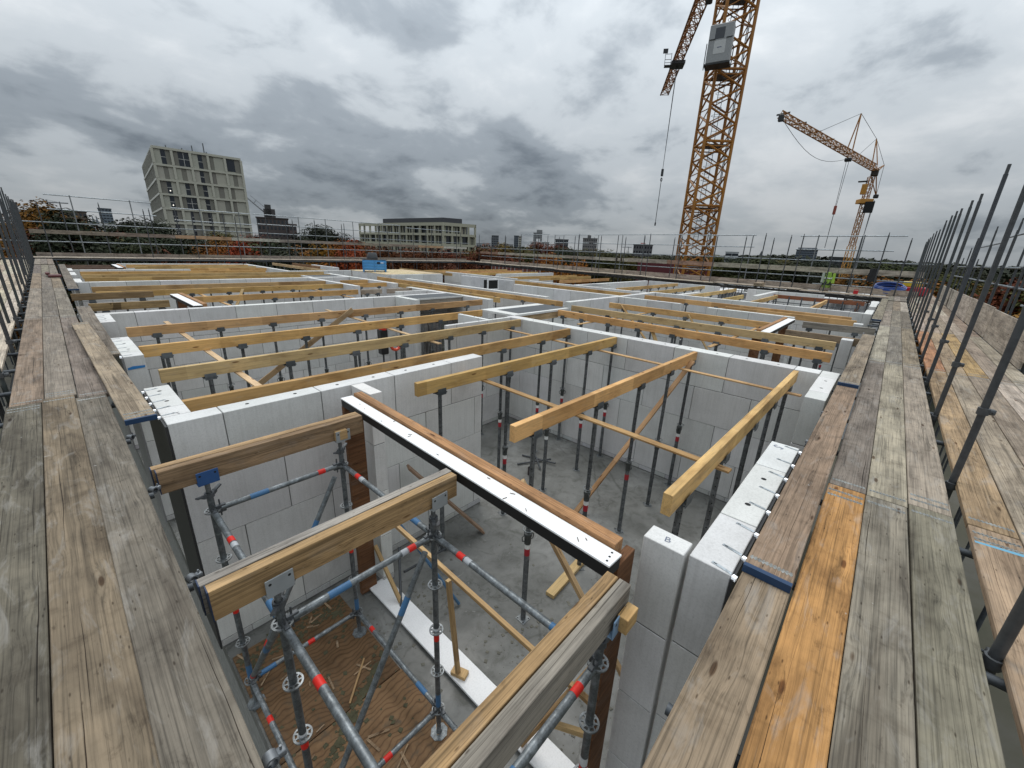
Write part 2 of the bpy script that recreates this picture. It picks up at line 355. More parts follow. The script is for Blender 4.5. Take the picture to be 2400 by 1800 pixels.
def bartimber(name, p0, p1, w_, h_, mat, parent=None, color=(1, 1, 1), top=True, ch=.003):
    """timber from p0 to p1, x along; p0/p1 are centre of the TOP face if top"""
    p0, p1 = Vector(p0), Vector(p1); d = p1-p0; ln = round(d.length, 2)
    z0, z1 = (-h_, 0) if top else (-h_/2, h_/2)
    me = cached(('bt', ln, w_, h_, mat, top, ch), lambda: MB().cbox(0, ln, -w_/2, w_/2, z0, z1, ch).mesh('timber', mat))
    xa = d.normalized(); za = Vector((0, 0, 1))
    if abs(xa.z) > .95: za = Vector((0, 1, 0))
    ya = za.cross(xa).normalized(); za = xa.cross(ya)
    q = Matrix((xa, ya, za)).transposed().to_quaternion()
    return put(name, me, parent, p0, q, color)
ORD = ['first', 'second', 'third', 'fourth', 'fifth', 'sixth', 'seventh', 'eighth', 'ninth', 'tenth', 'eleventh', 'twelfth', 'thirteenth', 'fourteenth']
rnd = random.Random(3)
def jit(c, a=.08, r=rnd): k = 1+r.uniform(-a, a); return tuple(min(1, x*k*(1+r.uniform(-a/3, a/3))) for x in c)
ZF = -2.85

def smesh(mb, name, *mats, ang=40):
    me = mb.mesh(name, *mats, smooth=True); me.set_sharp_from_angle(angle=R_(ang)); return me
def rod(name, p0, p1, r, mat, parent, color=(1, 1, 1), n=12):
    p0, p1 = Vector(p0), Vector(p1); d = p1-p0; ln = round(d.length, 2)
    me = cached(('rod', round(r, 4), ln, n, mat), lambda: smesh(MB().tube((0,0,0), (0,0,ln), r, n), 'rod', mat))
    return put(name, me, parent, p0, d.to_track_quat('Z', 'Y'), color)
# ================================================================== THE SETTING
GZ = -14.0
struct(put('ground', MB().add([(-4000,-4000,GZ),(4000,-4000,GZ),(4000,4000,GZ),(-4000,4000,GZ)], [(0,1,2,3)]).mesh('ground', 'ground')))
struct(put('floor', MB().box(.45, 28.4, .30, 35.0, ZF-.25, ZF).mesh('floor', 'concrete_floor'), None, (0, 0, 0)))
shell = thing('apartment_block', 'storeys of the unfinished apartment block below the open rooms', 'building', (.5, .35, GZ))
put('wall', MB().box(.5, 28.3, .35, 34.9, GZ, ZF-.26).mesh('shell', 'rubble'), shell, (0, 0, 0), color=(.9, .9, .9))

# ------------------------------------------------------------------ block walls
CH, BL, GAP = .685, 1.0, .007
BC = (.63, .625, .61)
def block_mesh(l, t, h, axis, top):
    def mk():
        mb = MB()
        if axis == 'x': mb.cbox(0, l, 0, t, -h, 0, .004)
        else: mb.cbox(0, t, 0, l, -h, 0, .004)
        if top and l > .7:
            for a in (.25*l, .75*l):
                c = (a, t/2) if axis == 'x' else (t/2, a)
                mb.add([(c[0]+.021*math.cos(i*.785), c[1]+.021*math.sin(i*.785), .0008) for i in range(8)], [tuple(range(8))], 1)
        return mb.mesh('block', 'block', 'hole')
    return cached(('blk', round(l, 2), round(t, 3), round(h, 3), axis, top), mk)
wall_n = 0
def wall(label, axis, f0, f1, a0, a1, off=0.0, top=0.0, zb=ZF, color=BC, kick=True, seed=None):
    """axis 'x': runs along x between a0,a1 with y in f0..f1"""
    r = random.Random(int(1000*(f0+a0*3)))
    t = f1-f0
    loc = (a0, f0, zb) if axis == 'x' else (f0, a0, zb)
    W = thing('block_wall', label, 'wall', loc, 'pale block walls of the unfinished storey')
    core = MB(); i = .009; zk = zb
    if axis == 'x': core.box(a0+i, a1-i, f0+i, f1-i, zb, top-.008)
    else: core.box(f0+i, f1-i, a0+i, a1-i, zb, top-.008)
    put('mortar', core.mesh('mortar', 'mortar'), W, (0, 0, 0))
    z = top; c = 0
    while z-zb > .13:
        h = min(CH, z-zb)
        if h < .25: h = z-zb
        o = off + (0.5*BL if c % 2 else 0); a = a0
        nxt = a0+((o) % BL or BL)
        while a < a1-.01:
            e = min(nxt, a1)
            if a1-e < .12: e = a1
            l = e-a
            me = block_mesh(round(l-GAP, 2), t, h-GAP, axis, c == 0)
            jx, jy = r.uniform(-.0025, .0025), r.uniform(-.0025, .0025)
            p = (a+GAP/2, f0+jy, z-(0 if c == 0 else GAP/2)) if axis == 'x' else (f0+jx, a+GAP/2, z-(0 if c == 0 else GAP/2))
            put('block', me, W, p, None, jit(color, .035, r))
            a = e; nxt = a+BL
        z -= h; c += 1
    if z-zb > .03:
        n = max(1, int((a1-a0)/.3)); st = (a1-a0)/n
        me = cached(('kick', round(st, 2), round(t, 3), round(z-zb, 3), axis), lambda: (MB().cbox(.004, round(st, 2)-.004, 0, t, .02, z-zb-.006, .004) if axis == 'x' else MB().cbox(0, t, .004, round(st, 2)-.004, .02, z-zb-.006, .004)).mesh('kicker', 'block'))
        if (f0 < 13 and a0 < 13):
            for k in range(n):
                p = (a0+k*st, f0, zb) if axis == 'x' else (f0, a0+k*st, zb)
                put('kicker_block', me, W, p, None, jit((.50, .50, .49), .08, r))
        else:
            put('kicker_course', cached(('kc', round(a1-a0, 2), round(t, 3), axis), lambda: (MB().box(0, a1-a0, 0, t, 0, z-zb-.006) if axis == 'x' else MB().box(0, t, 0, a1-a0, 0, z-zb-.006)).mesh('kicker', 'block')), W, (a0, f0, zb) if axis == 'x' else (f0, a0, zb), None, (.5, .5, .49))
    return W
W1 = wall('near pale block wall with lifting holes running behind the blue-headed shoring tower', 'x', 4.75, 4.98, .43, 4.55, .45)
WC = wall('long pale block wall with bright top crossing the centre behind the near props', 'y', 7.97, 8.28, .52, 7.42, .35)
W2 = wall('long pale block wall behind the four left beams, from walkway to dark slab', 'x', 12.72, 12.95, .43, 10.2, .65)
wall('third long pale block wall counting back along the left walkway', 'x', 21.5, 21.73, .5, 10.65, .3)
wall('short pale block wall near the far left corner, behind three parallel beams', 'x', 28.9, 29.12, .67, 5.2, .2)
wall('pale block wall with bright top behind the far left beams, left of blue box', 'x', 26.66, 26.9, 9.66, 13.4, .2)
wall('farthest left pale block wall just before the dark scaffold gap', 'x', 34.9, 35.1, 2.7, 9.4, .2)
wall('pale block wall running right from the end of the two long centre beams', 'x', 8.36, 8.58, 12.28, 19.75, .4)
wall('pale block wall far right with a plate at its left end', 'x', 12.75, 13.0, 19.3, 28.2, .4)
wall('most distant pale block wall right of centre in front of the far platform', 'x', 21.2, 21.42, 21.7, 28.4, .4)
wall('thin low-profile block partition beside the grey shuttering panels', 'x', 7.26, 7.36, 5.81, 7.97, .3)
wall('thin pale partition joining two walls left of the dark slab', 'x', 14.0, 14.12, 8.78, 10.2, .3)
wall('small block stub against the near wall where the white-topped frame ends', 'y', 2.25, 2.41, 4.27, 4.74, .9, color=(.72, .71, .68))
wall('pale block wall with broad white top in the far right, beside rust beam', 'x', 4.78, 5.0, 23.3, 28.2, .3)
wall('small far wall piece between the right yellow beams', 'x', 7.2, 7.4, 19.76, 22.5, .3)
lw = ['left outer wall pier at the near corner, beside the blue-ended plank', 'left outer wall pier with blue spray mark beside loose plank', 'left outer wall pier ending the second long wall', 'left outer wall pier just past the third long wall', 'left outer wall pier with blue-grey side, second from far end', 'left outer wall pier farthest along the left walkway']
LW = [wall(lw[i], 'y', .43, .66, a, e, .3) for i, (a, e) in enumerate(((4.985, 6.15), (8.0, 9.66), (11.53, 12.71), (21.74, 23.3), (25.4, 27.25), (28.4, 30.2)))]
wall('block wall stub behind the three middle left beams with exposed end', 'y', 8.5, 8.7, 16.65, 21.49, .3)
wall('pale block wall receding left of centre, ending before two long beams', 'y', 10.66, 10.9, 17.2, 24.3, .3)
wall('pale block wall beside the dark slab, ending at the long centre beams', 'y', 10.2, 10.45, 10.4, 15.5, .4)
wall('narrow block wall at the shuttered opening under the dark slab', 'y', 7.9, 8.08, 11.5, 12.71, .2)
wall('long thin-topped wall just right of the two long centre beams', 'y', 12.85, 13.07, 9.9, 19.6, .3)
wall('block wall carrying the plywood platform with blue box', 'y', 13.42, 13.65, 22.4, 26.65, .3)
wall('tall smooth grey wall right of the small white duct frame', 'y', 17.95, 18.13, 16.3, 20.9, 4.55, color=(.60, .60, .60))
wall('pale wall with pipe-like top behind the tall smooth grey wall', 'y', 19.45, 19.65, 17.4, 24.5, .3)
wall('block wall stepping down at centre, behind the long right beam', 'y', 16.15, 16.35, 8.6, 14.6, .4)
wall('pale wall with bright edge behind the long beam right of centre', 'y', 19.0, 19.2, 8.6, 16.0, .4)
wall('long far right block wall with bright top, parallel to right beams', 'y', 19.5, 19.74, .52, 8.35, .4)
wall('short block wall joining the far right wall, exposed end by prop', 'y', 15.85, 16.05, 5.78, 8.35, .3)
wall('short block wall ending at the right white-topped frame', 'y', 15.6, 15.82, 2.05, 4.7, .3)
wall('thin partition stub beside the grey shuttering panels', 'y', 7.17, 7.27, 7.37, 8.48, .3, color=(.70, .70, .69))
wall('far left wall with bright top receding beside brown beams', 'y', 9.42, 9.65, 26.66, 34.89, .3)
wall('short pale wall behind the blue box at the far edge', 'y', 13.9, 14.1, 29.9, 34.2, .3)
wall('far right end wall piece left of the yellow crane base', 'y', 28.21, 28.4, 8.0, 12.7, .3)
wall('far right end wall piece behind the right yellow beams', 'y', 28.21, 28.4, 2.6, 6.4, .3)
RW = wall('near right outer wall with metal ties and lifting holes on its top', 'x', .28, .51, 2.23, 4.48, .6, color=(.63, .625, .61))
RP = wall('narrow near right block pier marked with a handwritten B', 'x', .535, .79, 2.2, 2.36, .9, color=(.64, .635, .62))
wall('right outer wall corner with metal ties beside blue-ended plank', 'x', .28, .51, 6.4, 8.28, .4)
wall('right outer wall pier with bright top at the far wall corner', 'x', .28, .51, 19.4, 21.3, .4)
wall('right outer wall pier farthest along the right walkway', 'x', .28, .51, 23.1, 26.8, .4)
wall('slim grey pier standing at the end of the right loggia beams', 'x', .36, .58, 12.15, 12.5, .9)
wall('slim pale pier at the far end of the right loggia', 'x', .36, .58, 15.8, 16.1, .9)
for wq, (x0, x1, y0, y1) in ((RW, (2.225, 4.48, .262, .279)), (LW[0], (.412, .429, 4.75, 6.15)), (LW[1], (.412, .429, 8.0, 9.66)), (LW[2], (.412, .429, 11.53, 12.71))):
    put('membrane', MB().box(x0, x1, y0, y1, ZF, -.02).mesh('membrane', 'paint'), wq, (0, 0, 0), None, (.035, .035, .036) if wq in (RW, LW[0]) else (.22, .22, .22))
# metal ties on the near right wall and left corner
tie_me = smesh(MB().box(-.011, .011, -.055, .06, 0, .0016).add([(-.004,.03,.0021),(.004,.03,.0021),(.004,.05,.0021),(-.004,.05,.0021)], [(0,1,2,3)], 1).box(-.012, .012, -.085, -.062, -.03, -.004, 2), 'wall_tie', 'steel', 'hole', 'gloss')
for x in (2.26, 2.47, 2.77, 3.11, 3.41, 3.74, 4.06, 4.42): put('wall_tie', tie_me, RW, (x, .335, .0015), (0, 0, R_(-12)), (1.9, 1.95, 2))
for wq, ys in ((LW[0], (5.05, 5.3, 5.55, 5.8, 6.05)), (LW[1], (8.1, 8.4, 8.7, 9.0, 9.3, 9.55)), (LW[2], (11.7, 11.95, 12.2, 12.45))):
    for y in ys: put('wall_tie', tie_me, wq, (.485, y, .0015), (0, 0, R_(-82)), (1.9, 1.95, 2))
# hand marks on blocks
def mark(txt, parent, loc, rot, size, colr, mat='paint'):
    cu = bpy.data.curves.new('mark', 'FONT'); cu.body = txt; cu.size = size; cu.align_x = 'CENTER'; cu.align_y = 'CENTER'; cu.offset = -.0004
    o = bpy.data.objects.new('tmp', cu); col.objects.link(o)
    bpy.context.view_layer.update()
    me = bpy.data.meshes.new_from_object(o.evaluated_get(bpy.context.evaluated_depsgraph_get())); bpy.data.objects.remove(o)
    me.materials.clear(); me.materials.append(MATS[mat])
    return put('handwritten_mark', me, parent, loc, rot, colr)
mark('B', RP, (2.27, .66, .002), (0, 0, R_(-80)), .075, (.12, .14, .2))
mark('5', RW, (4.36, .44, .002), (0, 0, R_(150)), .13, (.16, .18, .24))
mark('T', LW[0], (.56, 5.02, .002), (0, 0, R_(20)), .09, (.2, .2, .2))
sp = MB().add([(.0,0,0),(.19,0,.012),(.2,0,.045),(.06,0,.05),(0,0,.03)], [(0,1,2,3,4)]).mesh('spray', 'paint')
put('spray_mark', sp, LW[1], (.45, 7.996, -.2), None, (.03, .2, .5))
# ================================================================== BEAMS AND PROPS
YEL = (.58, .355, .145); PALE = (.60, .44, .22); BRN = (.30, .185, .095); GREY = (.30, .265, .22)
PH = 0.018            # prop head plate thickness
BD, BW = .185, .075   # beam depth, width
prop_parts = {}
def prop_meshes(ht):
    k = round(ht, 2)
    if k in prop_parts: return prop_parts[k]
    base = MB().cbox(-.07, .07, -.07, .07, 0, .008, .002)
    for a in (-.05, .05):
        for b in (-.05, .05): base.add([(a+.011*math.cos(i*.785), b+.011*math.sin(i*.785), .0085) for i in range(8)], [tuple(range(8))], 1)
    lo = 1.32
    outer = MB().tube((0,0,.008), (0,0,lo), .034, 14)
    inner = MB().tube((0,0,lo-.02), (0,0,k-PH), .0278, 14)
    z = lo+.1
    while z < k-.12:
        for sgx, sgy in ((1, 0), (-1, 0), (0, -1)):
            cx_, cy_ = sgx*.0283, sgy*.0283
            ring = []
            for i in range(8):
                u, v_ = .0075*math.cos(i*.785), .0075*math.sin(i*.785)
                ring.append((cx_, u, z+v_) if sgx else (u, cy_, z+v_))
            inner.add(ring, [tuple(range(8))], 1)
        z += .10
    collar = MB().lathe([(.035, -.13), (.041, -.13), (.042, -.03), (.050, -.02), (.050, .02), (.029, .03)], 14, (0, 0, lo))
    # cast handles either side and a G-pin hoop
    for sg in (-1, 1):
        pts = [(sg*.036, 0, lo-.09), (sg*.075, 0, lo-.075), (sg*.082, 0, lo-.02), (sg*.044, 0, lo+.005)]
        for a, b in zip(pts, pts[1:]): collar.tube(a, b, .006, 6)
    pin = MB().ring((.02, .01, lo+.055), .062, .006, 18, 6, 'z')
    head = MB().cbox(-.085, .085, -.06, .06, k-PH, k-.001, .002)
    for sg in (-1, 1): head.cbox(-.07, .07, sg*.057-.003, sg*.057+.003, k-PH-.02, k+.055, .001)
    band = MB().tube((0,0,1.02), (0,0,1.12), .0348, 14, caps=False); bandw = MB().tube((0,0,1.12), (0,0,1.19), .0349, 14, caps=False)
    prop_parts[k] = [('base_plate', base.mesh('base_plate', 'steel', 'hole'), (.9,)*3), ('outer_tube', smesh(outer, 'outer_tube', 'steel'), (.62,)*3),
                     ('inner_tube', smesh(inner, 'inner_tube', 'steel', 'hole'), (.5,)*3), ('collar', smesh(collar, 'collar', 'dark_steel'), (1.1, 1.1, 1)), ('pin', smesh(pin, 'pin', 'steel'), (1, 1, 1)),
                     ('head_plate', head.mesh('head_plate', 'dark_steel'), (1.25, 1.3, 1.3)), ('red_band', smesh(band, 'red_band', 'paint'), (.36, .02, .03)), ('white_band', smesh(bandw, 'white_band', 'paint'), (.72, .72, .7))]
    return prop_parts[k]
def prop(x, y, label, along='x', full=True, ztop=-BD-.012, group='steel props under the timber beams', seed=0):
    r = random.Random(int(x*97+y*131))
    p = thing('steel_prop', label, 'prop', (x, y, ZF), group)
    rz = (0 if along == 'x' else math.pi/2)
    for nm, me, c in prop_meshes(ztop-ZF):
        if not full and nm in ('pin', 'red_band', 'white_band', 'base_plate', 'collar'): continue
        if nm in ('red_band', 'white_band') and r.random() < .25: continue
        k = r.uniform(.75, 1.2)
        if nm == 'head_plate': k = r.uniform(.8, 1.7)
        ang = rz if nm == 'head_plate' else rz+r.uniform(-1.2, 1.2)
        dz = 0
        put(nm, me, p, (x, y, ZF), (0, 0, ang), tuple(min(2, q*k) for q in c) if 'band' not in nm else c)
    return p
def beam(label, axis, f, a0, a1, color=YEL, props=None, pfull=True, short=None, zt=0.0, w_=BW, h_=BD, mat='timber', skew=0.0, group='timber formwork beams on steel props', plabel=None, plaps=()):
    """beam along axis with its top near zt; props = list of positions along"""
    p0, p1 = ((a0, f, zt), (a1, f+skew, zt)) if axis == 'x' else ((f, a0, zt), (f+skew, a1, zt))
    o = bartimber('timber_beam', p0, p1, w_, h_, mat, None, jit(color, .15, random.Random(int(f*977+a0*31)))); tag(o, label, 'beam', group)
    if props is None: return o
    for i, a in enumerate(props):
        k = (a-a0)/(a1-a0); ff = f+skew*k
        x, y = (a, ff) if axis == 'x' else (ff, a)
        prop(x, y, '%s steel prop under the %s' % (ORD[i], plabel or short), axis, pfull)
    return o
def span(a, b, st=1.1): 
    n = max(1, int((b-a)/st)); return [a+(b-a)*i/n for i in range(n+1)]
beam('long yellow beam farthest back of four crossing the left room, brown left half', 'x', 10.64, .72, 10.0, (.50, .33, .15), (1.15, 2.22, 3.27, 4.4, 5.6, 6.72, 7.85, 9.3), plabel='rearmost of four left-room beams', skew=-.12)
beam('long yellow beam second from the back in the left room, over diagonal brace', 'x', 8.68, .68, 8.25, YEL, (1.0, 2.1, 3.25, 4.38, 5.5, 6.7, 7.8), plabel='second-rearmost of four left-room beams')
beam('long pale-ended yellow beam third from the back in the left room', 'x', 6.95, .68, 7.93, (.58, .42, .21), (1.22, 2.3, 3.42, 4.45, 5.6, 6.6, 7.6), plabel='third-rearmost of four left-room beams', skew=-.05)
beam('long yellow beam lying just behind the near block wall', 'x', 5.41, .66, 7.93, YEL, (1.1, 2.2, 3.4, 4.55, 5.67, 6.9, 7.85), plabel='beam just behind the near block wall', skew=-.06)
beam('yellow beam with cut end hanging over a light prop head, front of near wall end', 'x', 4.28, 2.9, 7.94, YEL, (3.28, 4.62, 5.75, 6.9, 7.85), plabel='knotty beam nearest the near wall end', skew=-.14)
beam('bold yellow beam in the middle of the near right room', 'x', 2.51, 2.84, 7.94, YEL, (3.2, 4.48, 5.7, 6.8, 7.8), plabel='middle beam of the near right room', skew=-.06)
beam('orange-ended yellow beam closest to the right outer wall', 'x', .865, 2.78, 7.9, (.58, .38, .16), (3.13, 4.17, 5.3, 6.33, 7.4), plabel='beam closest to the right outer wall', skew=-.04)
# beams beyond the central wall (along y)
beam('front yellow beam right of the central wall, with a brace leaning on it', 'y', 10.05, .55, 7.4, YEL, (.75, 1.7, 2.7, 3.75, 4.7, 5.6, 6.5, 7.2), plabel='front beam beyond the central wall', skew=.25)
beam('second yellow beam right of the central wall, pale left half', 'y', 11.6, .62, 7.8, PALE, (.9, 2.0, 3.1, 4.2, 5.3, 6.4, 7.4), plabel='second beam beyond the central wall')
beam('third yellow beam right of the central wall, stopping at the white-topped frame', 'y', 13.6, 2.25, 7.5, YEL, (2.5, 3.6, 4.7, 5.8, 6.9), plabel='third beam beyond the central wall')
beam('fourth yellow beam with zigzag grain before the far right wall', 'y', 17.6, .73, 8.1, YEL, (1.2, 2.5, 3.8, 5.0, 6.2, 7.4), plabel='zigzag-grained beam before the far right wall', skew=.2)
beam('yellow beam lower beside the zigzag beam, ending at the slim pier', 'y', 16.7, .55, 4.4, (.56, .37, .16), None)
beam('upper of two long parallel beams running toward the plywood platform', 'y', 12.2, 8.62, 21.3, YEL, (9.0, 10.5, 12, 13.5, 15, 16.5, 18, 19.5), plabel='upper long beam toward the plywood platform')
beam('lower of two long parallel beams running toward the plywood platform', 'y', 10.98, 10.6, 17.9, (.52, .35, .15), None)
beam('long beam on top of the stepped wall right of the tall grey wall', 'y', 17.75, 8.75, 16.4, YEL, None, skew=.5)
# left rooms further back
beam('yellow beam farthest back of three in the second left room', 'x', 19.55, .75, 8.5, (.52, .34, .15), (1.5, 2.9, 4.0, 5.1, 6.2, 7.3), plabel='rearmost beam of the second left room')
beam('yellow beam in the middle of three in the second left room', 'x', 17.83, .75, 8.5, YEL, (3.1, 4.2, 5.3, 6.4, 7.5), plabel='middle beam of the second left room')
beam('yellow beam nearest of three in the second left room, starting at frame', 'x', 15.34, 2.7, 7.9, YEL, (3.6, 4.9, 6.1, 7.3), plabel='nearest beam of the second left room')
beam('short grey-brown beam piece continuing toward the thin partition', 'x', 15.2, 7.95, 8.85, GREY, (8.2, 8.65), plabel='short grey-brown beam piece')
beam('short yellow beam right of the wall stub, second back', 'x', 17.75, 8.95, 10.6, YEL, (9.3, 10.2), plabel='short beam right of the wall stub')
beam('short yellow beam right of the wall stub, farthest back', 'x', 19.5, 9.2, 10.6, YEL, None)
beam('short weathered beam just beyond the thin partition', 'x', 15.1, 9.03, 10.18, GREY, None)
beam('first of three parallel beams behind the third long wall', 'x', 23.66, .78, 10.6, YEL, (1.5, 3, 4.5, 6, 7.5, 9), False, plabel='first beam behind the third long wall')
beam('second of three parallel beams behind the third long wall', 'x', 25.6, .8, 11.2, (.5, .33, .15), (1.5, 3.5, 5.5, 7.5, 9.5), False, plabel='second beam behind the third long wall', skew=.25)
beam('third of three parallel beams behind the third long wall', 'x', 27.5, .83, 8.5, YEL, None)
beam('near one of the far left corner beams', 'x', 30.0, 5.3, 9.35, YEL, None)
beam('middle one of the far left corner beams', 'x', 32.0, 3.2, 9.35, (.52, .35, .16), None)
beam('back one of the far left corner beams', 'x', 33.7, 3.0, 9.35, YEL, None)
beam('brown beam running back beside the far bright-topped wall', 'y', 12.0, 27.4, 36.9, (.50, .36, .2), (28.5, 30.5, 32.5, 34.5), False, plabel='brown beam beside the far bright-topped wall')
beam('short brown beam behind the blue box at the far edge', 'y', 13.4, 31.5, 36.6, BRN, None)
beam('far beam just right of the blue box, at the platform', 'y', 18.6, 22.6, 29.0, (.5, .34, .17), None)
for i, (y, a, b_) in enumerate(((10.62, 19.8, 28.1), (8.75, 19.8, 27.7), (6.9, 19.8, 27.7), (5.4, 19.8, 23.2), (4.28, 19.8, 25.2), (2.15, 19.8, 24.8))):
    L_ = ('left of the yellow crane base', 'pointing at the crane base', 'with dark prop heads right of crane', 'short one before the broad white wall', 'above the broad white wall', 'nearest the right walkway, crossing open floor')[i]
    beam('far right pale yellow beam %s' % L_, 'x', y, a, b_, (.58, .40, .17), span(a+.6, b_-.6, 1.15) if i < 5 else (20.6, 22, 23.4), False, plabel='far right beam %s' % L_)
for i, (y, a, b_) in enumerate(((15.4, 21.3, 27.4), (17.4, 21.8, 28.1), (18.7, 19.7, 28.1), (22.6, 20, 28), (24.4, 18.9, 28), (26.2, 18.9, 28))):
    beam('distant yellow beam, %s of the stack seen edge-on right of centre' % ORD[i], 'x', y, a, b_, jit(YEL, .12), None)
beam('rust-coloured steel beam framing the stair opening at far right', 'y', 25.5, .75, 4.5, (.19, .07, .03), None, mat='paint')
# thin timber ties running under the beams
def batten(label, p0, p1, w_=.09, h_=.022, color=(.46, .30, .15), cat='batten', mat='timber', group='thin timber ties under the beams', top=True):
    return tag(bartimber('timber_batten', p0, p1, w_, h_, mat, None, jit(color, .08), top, .002), label, cat, group)
batten('long brown batten under the near right beams, nearer to the frame', (4.12, 4.75, -.19), (3.92, .7, -.19), color=(.40, .24, .11))
batten('long thin batten under the near right beams, along the central wall', (7.4, 7.1, -.19), (7.15, .6, -.19))
batten('batten crossing under the left room beams near the walkway', (1.54, 12.3, -.19), (1.58, 5.5, -.19), color=(.55, .40, .24))
batten('batten crossing under the left room beams near the middle', (5.25, 12.2, -.19), (5.1, 6.6, -.19), color=(.48, .34, .2))
batten('batten under the beams right of the central wall, left one', (9.6, 6.2, -.19), (14.5, 6.0, -.19))
batten('batten under the beams right of the central wall, right one', (9.6, 2.7, -.19), (14.2, 2.6, -.19))
batten('batten under the second left room beams, near the frame', (3.3, 20.5, -.19), (3.4, 13.2, -.19))
batten('batten under the second left room beams, near the stub wall', (7.2, 20.5, -.19), (7.3, 13.2, -.19))
# diagonal braces
def brace(label, p0, p1, color=(.42, .28, .14), w_=.1, h_=.028): return batten(label, p0, p1, w_, h_, color, 'brace', group='diagonal timber braces', top=False)
brace('long diagonal board from floor up to the beam in the near right room', (5.55, 3.3, ZF), (7.55, 2.35, -.1), (.36, .22, .12))
brace('diagonal board rising to the front beam beyond the central wall', (9.6, 3.2, -1.6), (10.3, 4.45, .0), (.50, .34, .16))
brace('diagonal board under the third beam beyond the central wall', (13.3, 3.2, -1.8), (13.5, 4.6, -.05), (.48, .33, .17))
brace('diagonal board sticking up between the third and fourth right beams', (13.2, 5.6, -1.2), (13.5, 7.0, .0), (.50, .34, .16))
brace('brown diagonal board in front of the rear left-room beam, tip above beam', (.78, 10.52, ZF+.03), (5.22, 10.50, .02), (.34, .235, .14), .03, .13)
brace('short diagonal board in the second left room', (3.6, 16.5, -1.4), (4.6, 17.6, -.05), (.42, .29, .15))

# ================================================================== SLABS, PLATES, PLATFORM
def slab(label, x0, x1, y0, y1, film, tcol=(.62, .62, .6), zt=.006, cat='slab', front='x'):
    t = thing('slab', label, cat, (x0, y0, zt), None)
    put('plate', MB().cbox(x0, x1, y0, y1, zt-.06, zt, .004).mesh('plate', 'block'), t, (0, 0, 0), None, tcol)
    if film: put('film_sheet', MB().box(film[0], film[1], film[2], film[3], zt+.001, zt+.006).mesh('film', 'gloss'), t, (0, 0, 0), None, (.035, .038, .04))
    return t
s1 = slab('black-topped slab with chalky marks between central wall and long beams', 8.29, 10.9, 7.44, 8.75, (8.62, 10.88, 7.56, 8.4))
bartimber('edge_timber', (8.5, 7.5, -.06), (10.4, 7.5, -.06), .06, .19, 'old_timber', s1, (.42, .30, .17))
s2 = slab('black weathered slab with timber edge left of centre, before the second wall', 8.09, 10.19, 11.75, 12.7, (8.12, 10.17, 11.77, 12.68))
bartimber('edge_timber', (8.15, 11.8, -.06), (10.15, 11.8, -.06), .06, .26, 'old_timber', s2, GREY)
slab('small dark slab behind the third left wall', 8.75, 10.6, 21.75, 23.0, (8.9, 10.5, 21.8, 22.9))
slab('thin dark slab at the far right wall corner', 19.3, 21.2, 11.75, 12.74, (19.4, 21.1, 11.8, 12.7))
pl = thing('plywood_platform', 'bare yellowish plywood platform carrying the blue box', 'platform', (13.4, 22.5, .02))
for i in range(4):
    put('sheet', MB().cbox(13.42+i*1.03, 13.42+(i+1)*1.03-.008, 22.45, 27.0, .002, .022, .002).mesh('sheet', 'plywood'), pl, (0, 0, 0), None, jit((.62, .50, .30), .06))
bb = wall('block wall front under the plywood platform with a dark recess', 'x', 22.22, 22.44, 13.66, 17.5, .3)
# shuttering panels in the dark openings
sh = thing('shuttering', 'grey upright shuttering boards in the opening under the dark slab', 'shuttering', (8.1, 11.2, ZF))
for i in range(8): put('board', MB().cbox(0, .235, 0, .03, 0, 2.3, .003).mesh('board', 'old_timber') if i == 0 else bpy.data.objects['board'].data, sh, (8.12+i*.25, 11.35, ZF), None, jit((.13, .125, .12), .2))
duct = thing('duct_frame', 'small white open duct frame set between the centre walls', 'frame', (16.3, 17.6, -.5))
for a, b_ in (((16.2, 17.2), (16.9, 17.2)), ):
    mb = MB().box(16.6, 17.5, 17.0, 17.06, -.55, -.48).box(16.6, 17.5, 17.0, 17.06, .0, .06).box(16.6, 16.67, 17.0, 17.06, -.48, .0).box(17.43, 17.5, 17.0, 17.06, -.48, .0)
    put('rim', mb.mesh('rim', 'paint'), duct, (0, 0, 0), None, (.7, .7, .7))
    put('recess', MB().box(16.67, 17.43, 17.03, 17.4, -.48, 0).mesh('recess', 'hole'), duct, (0, 0, 0))

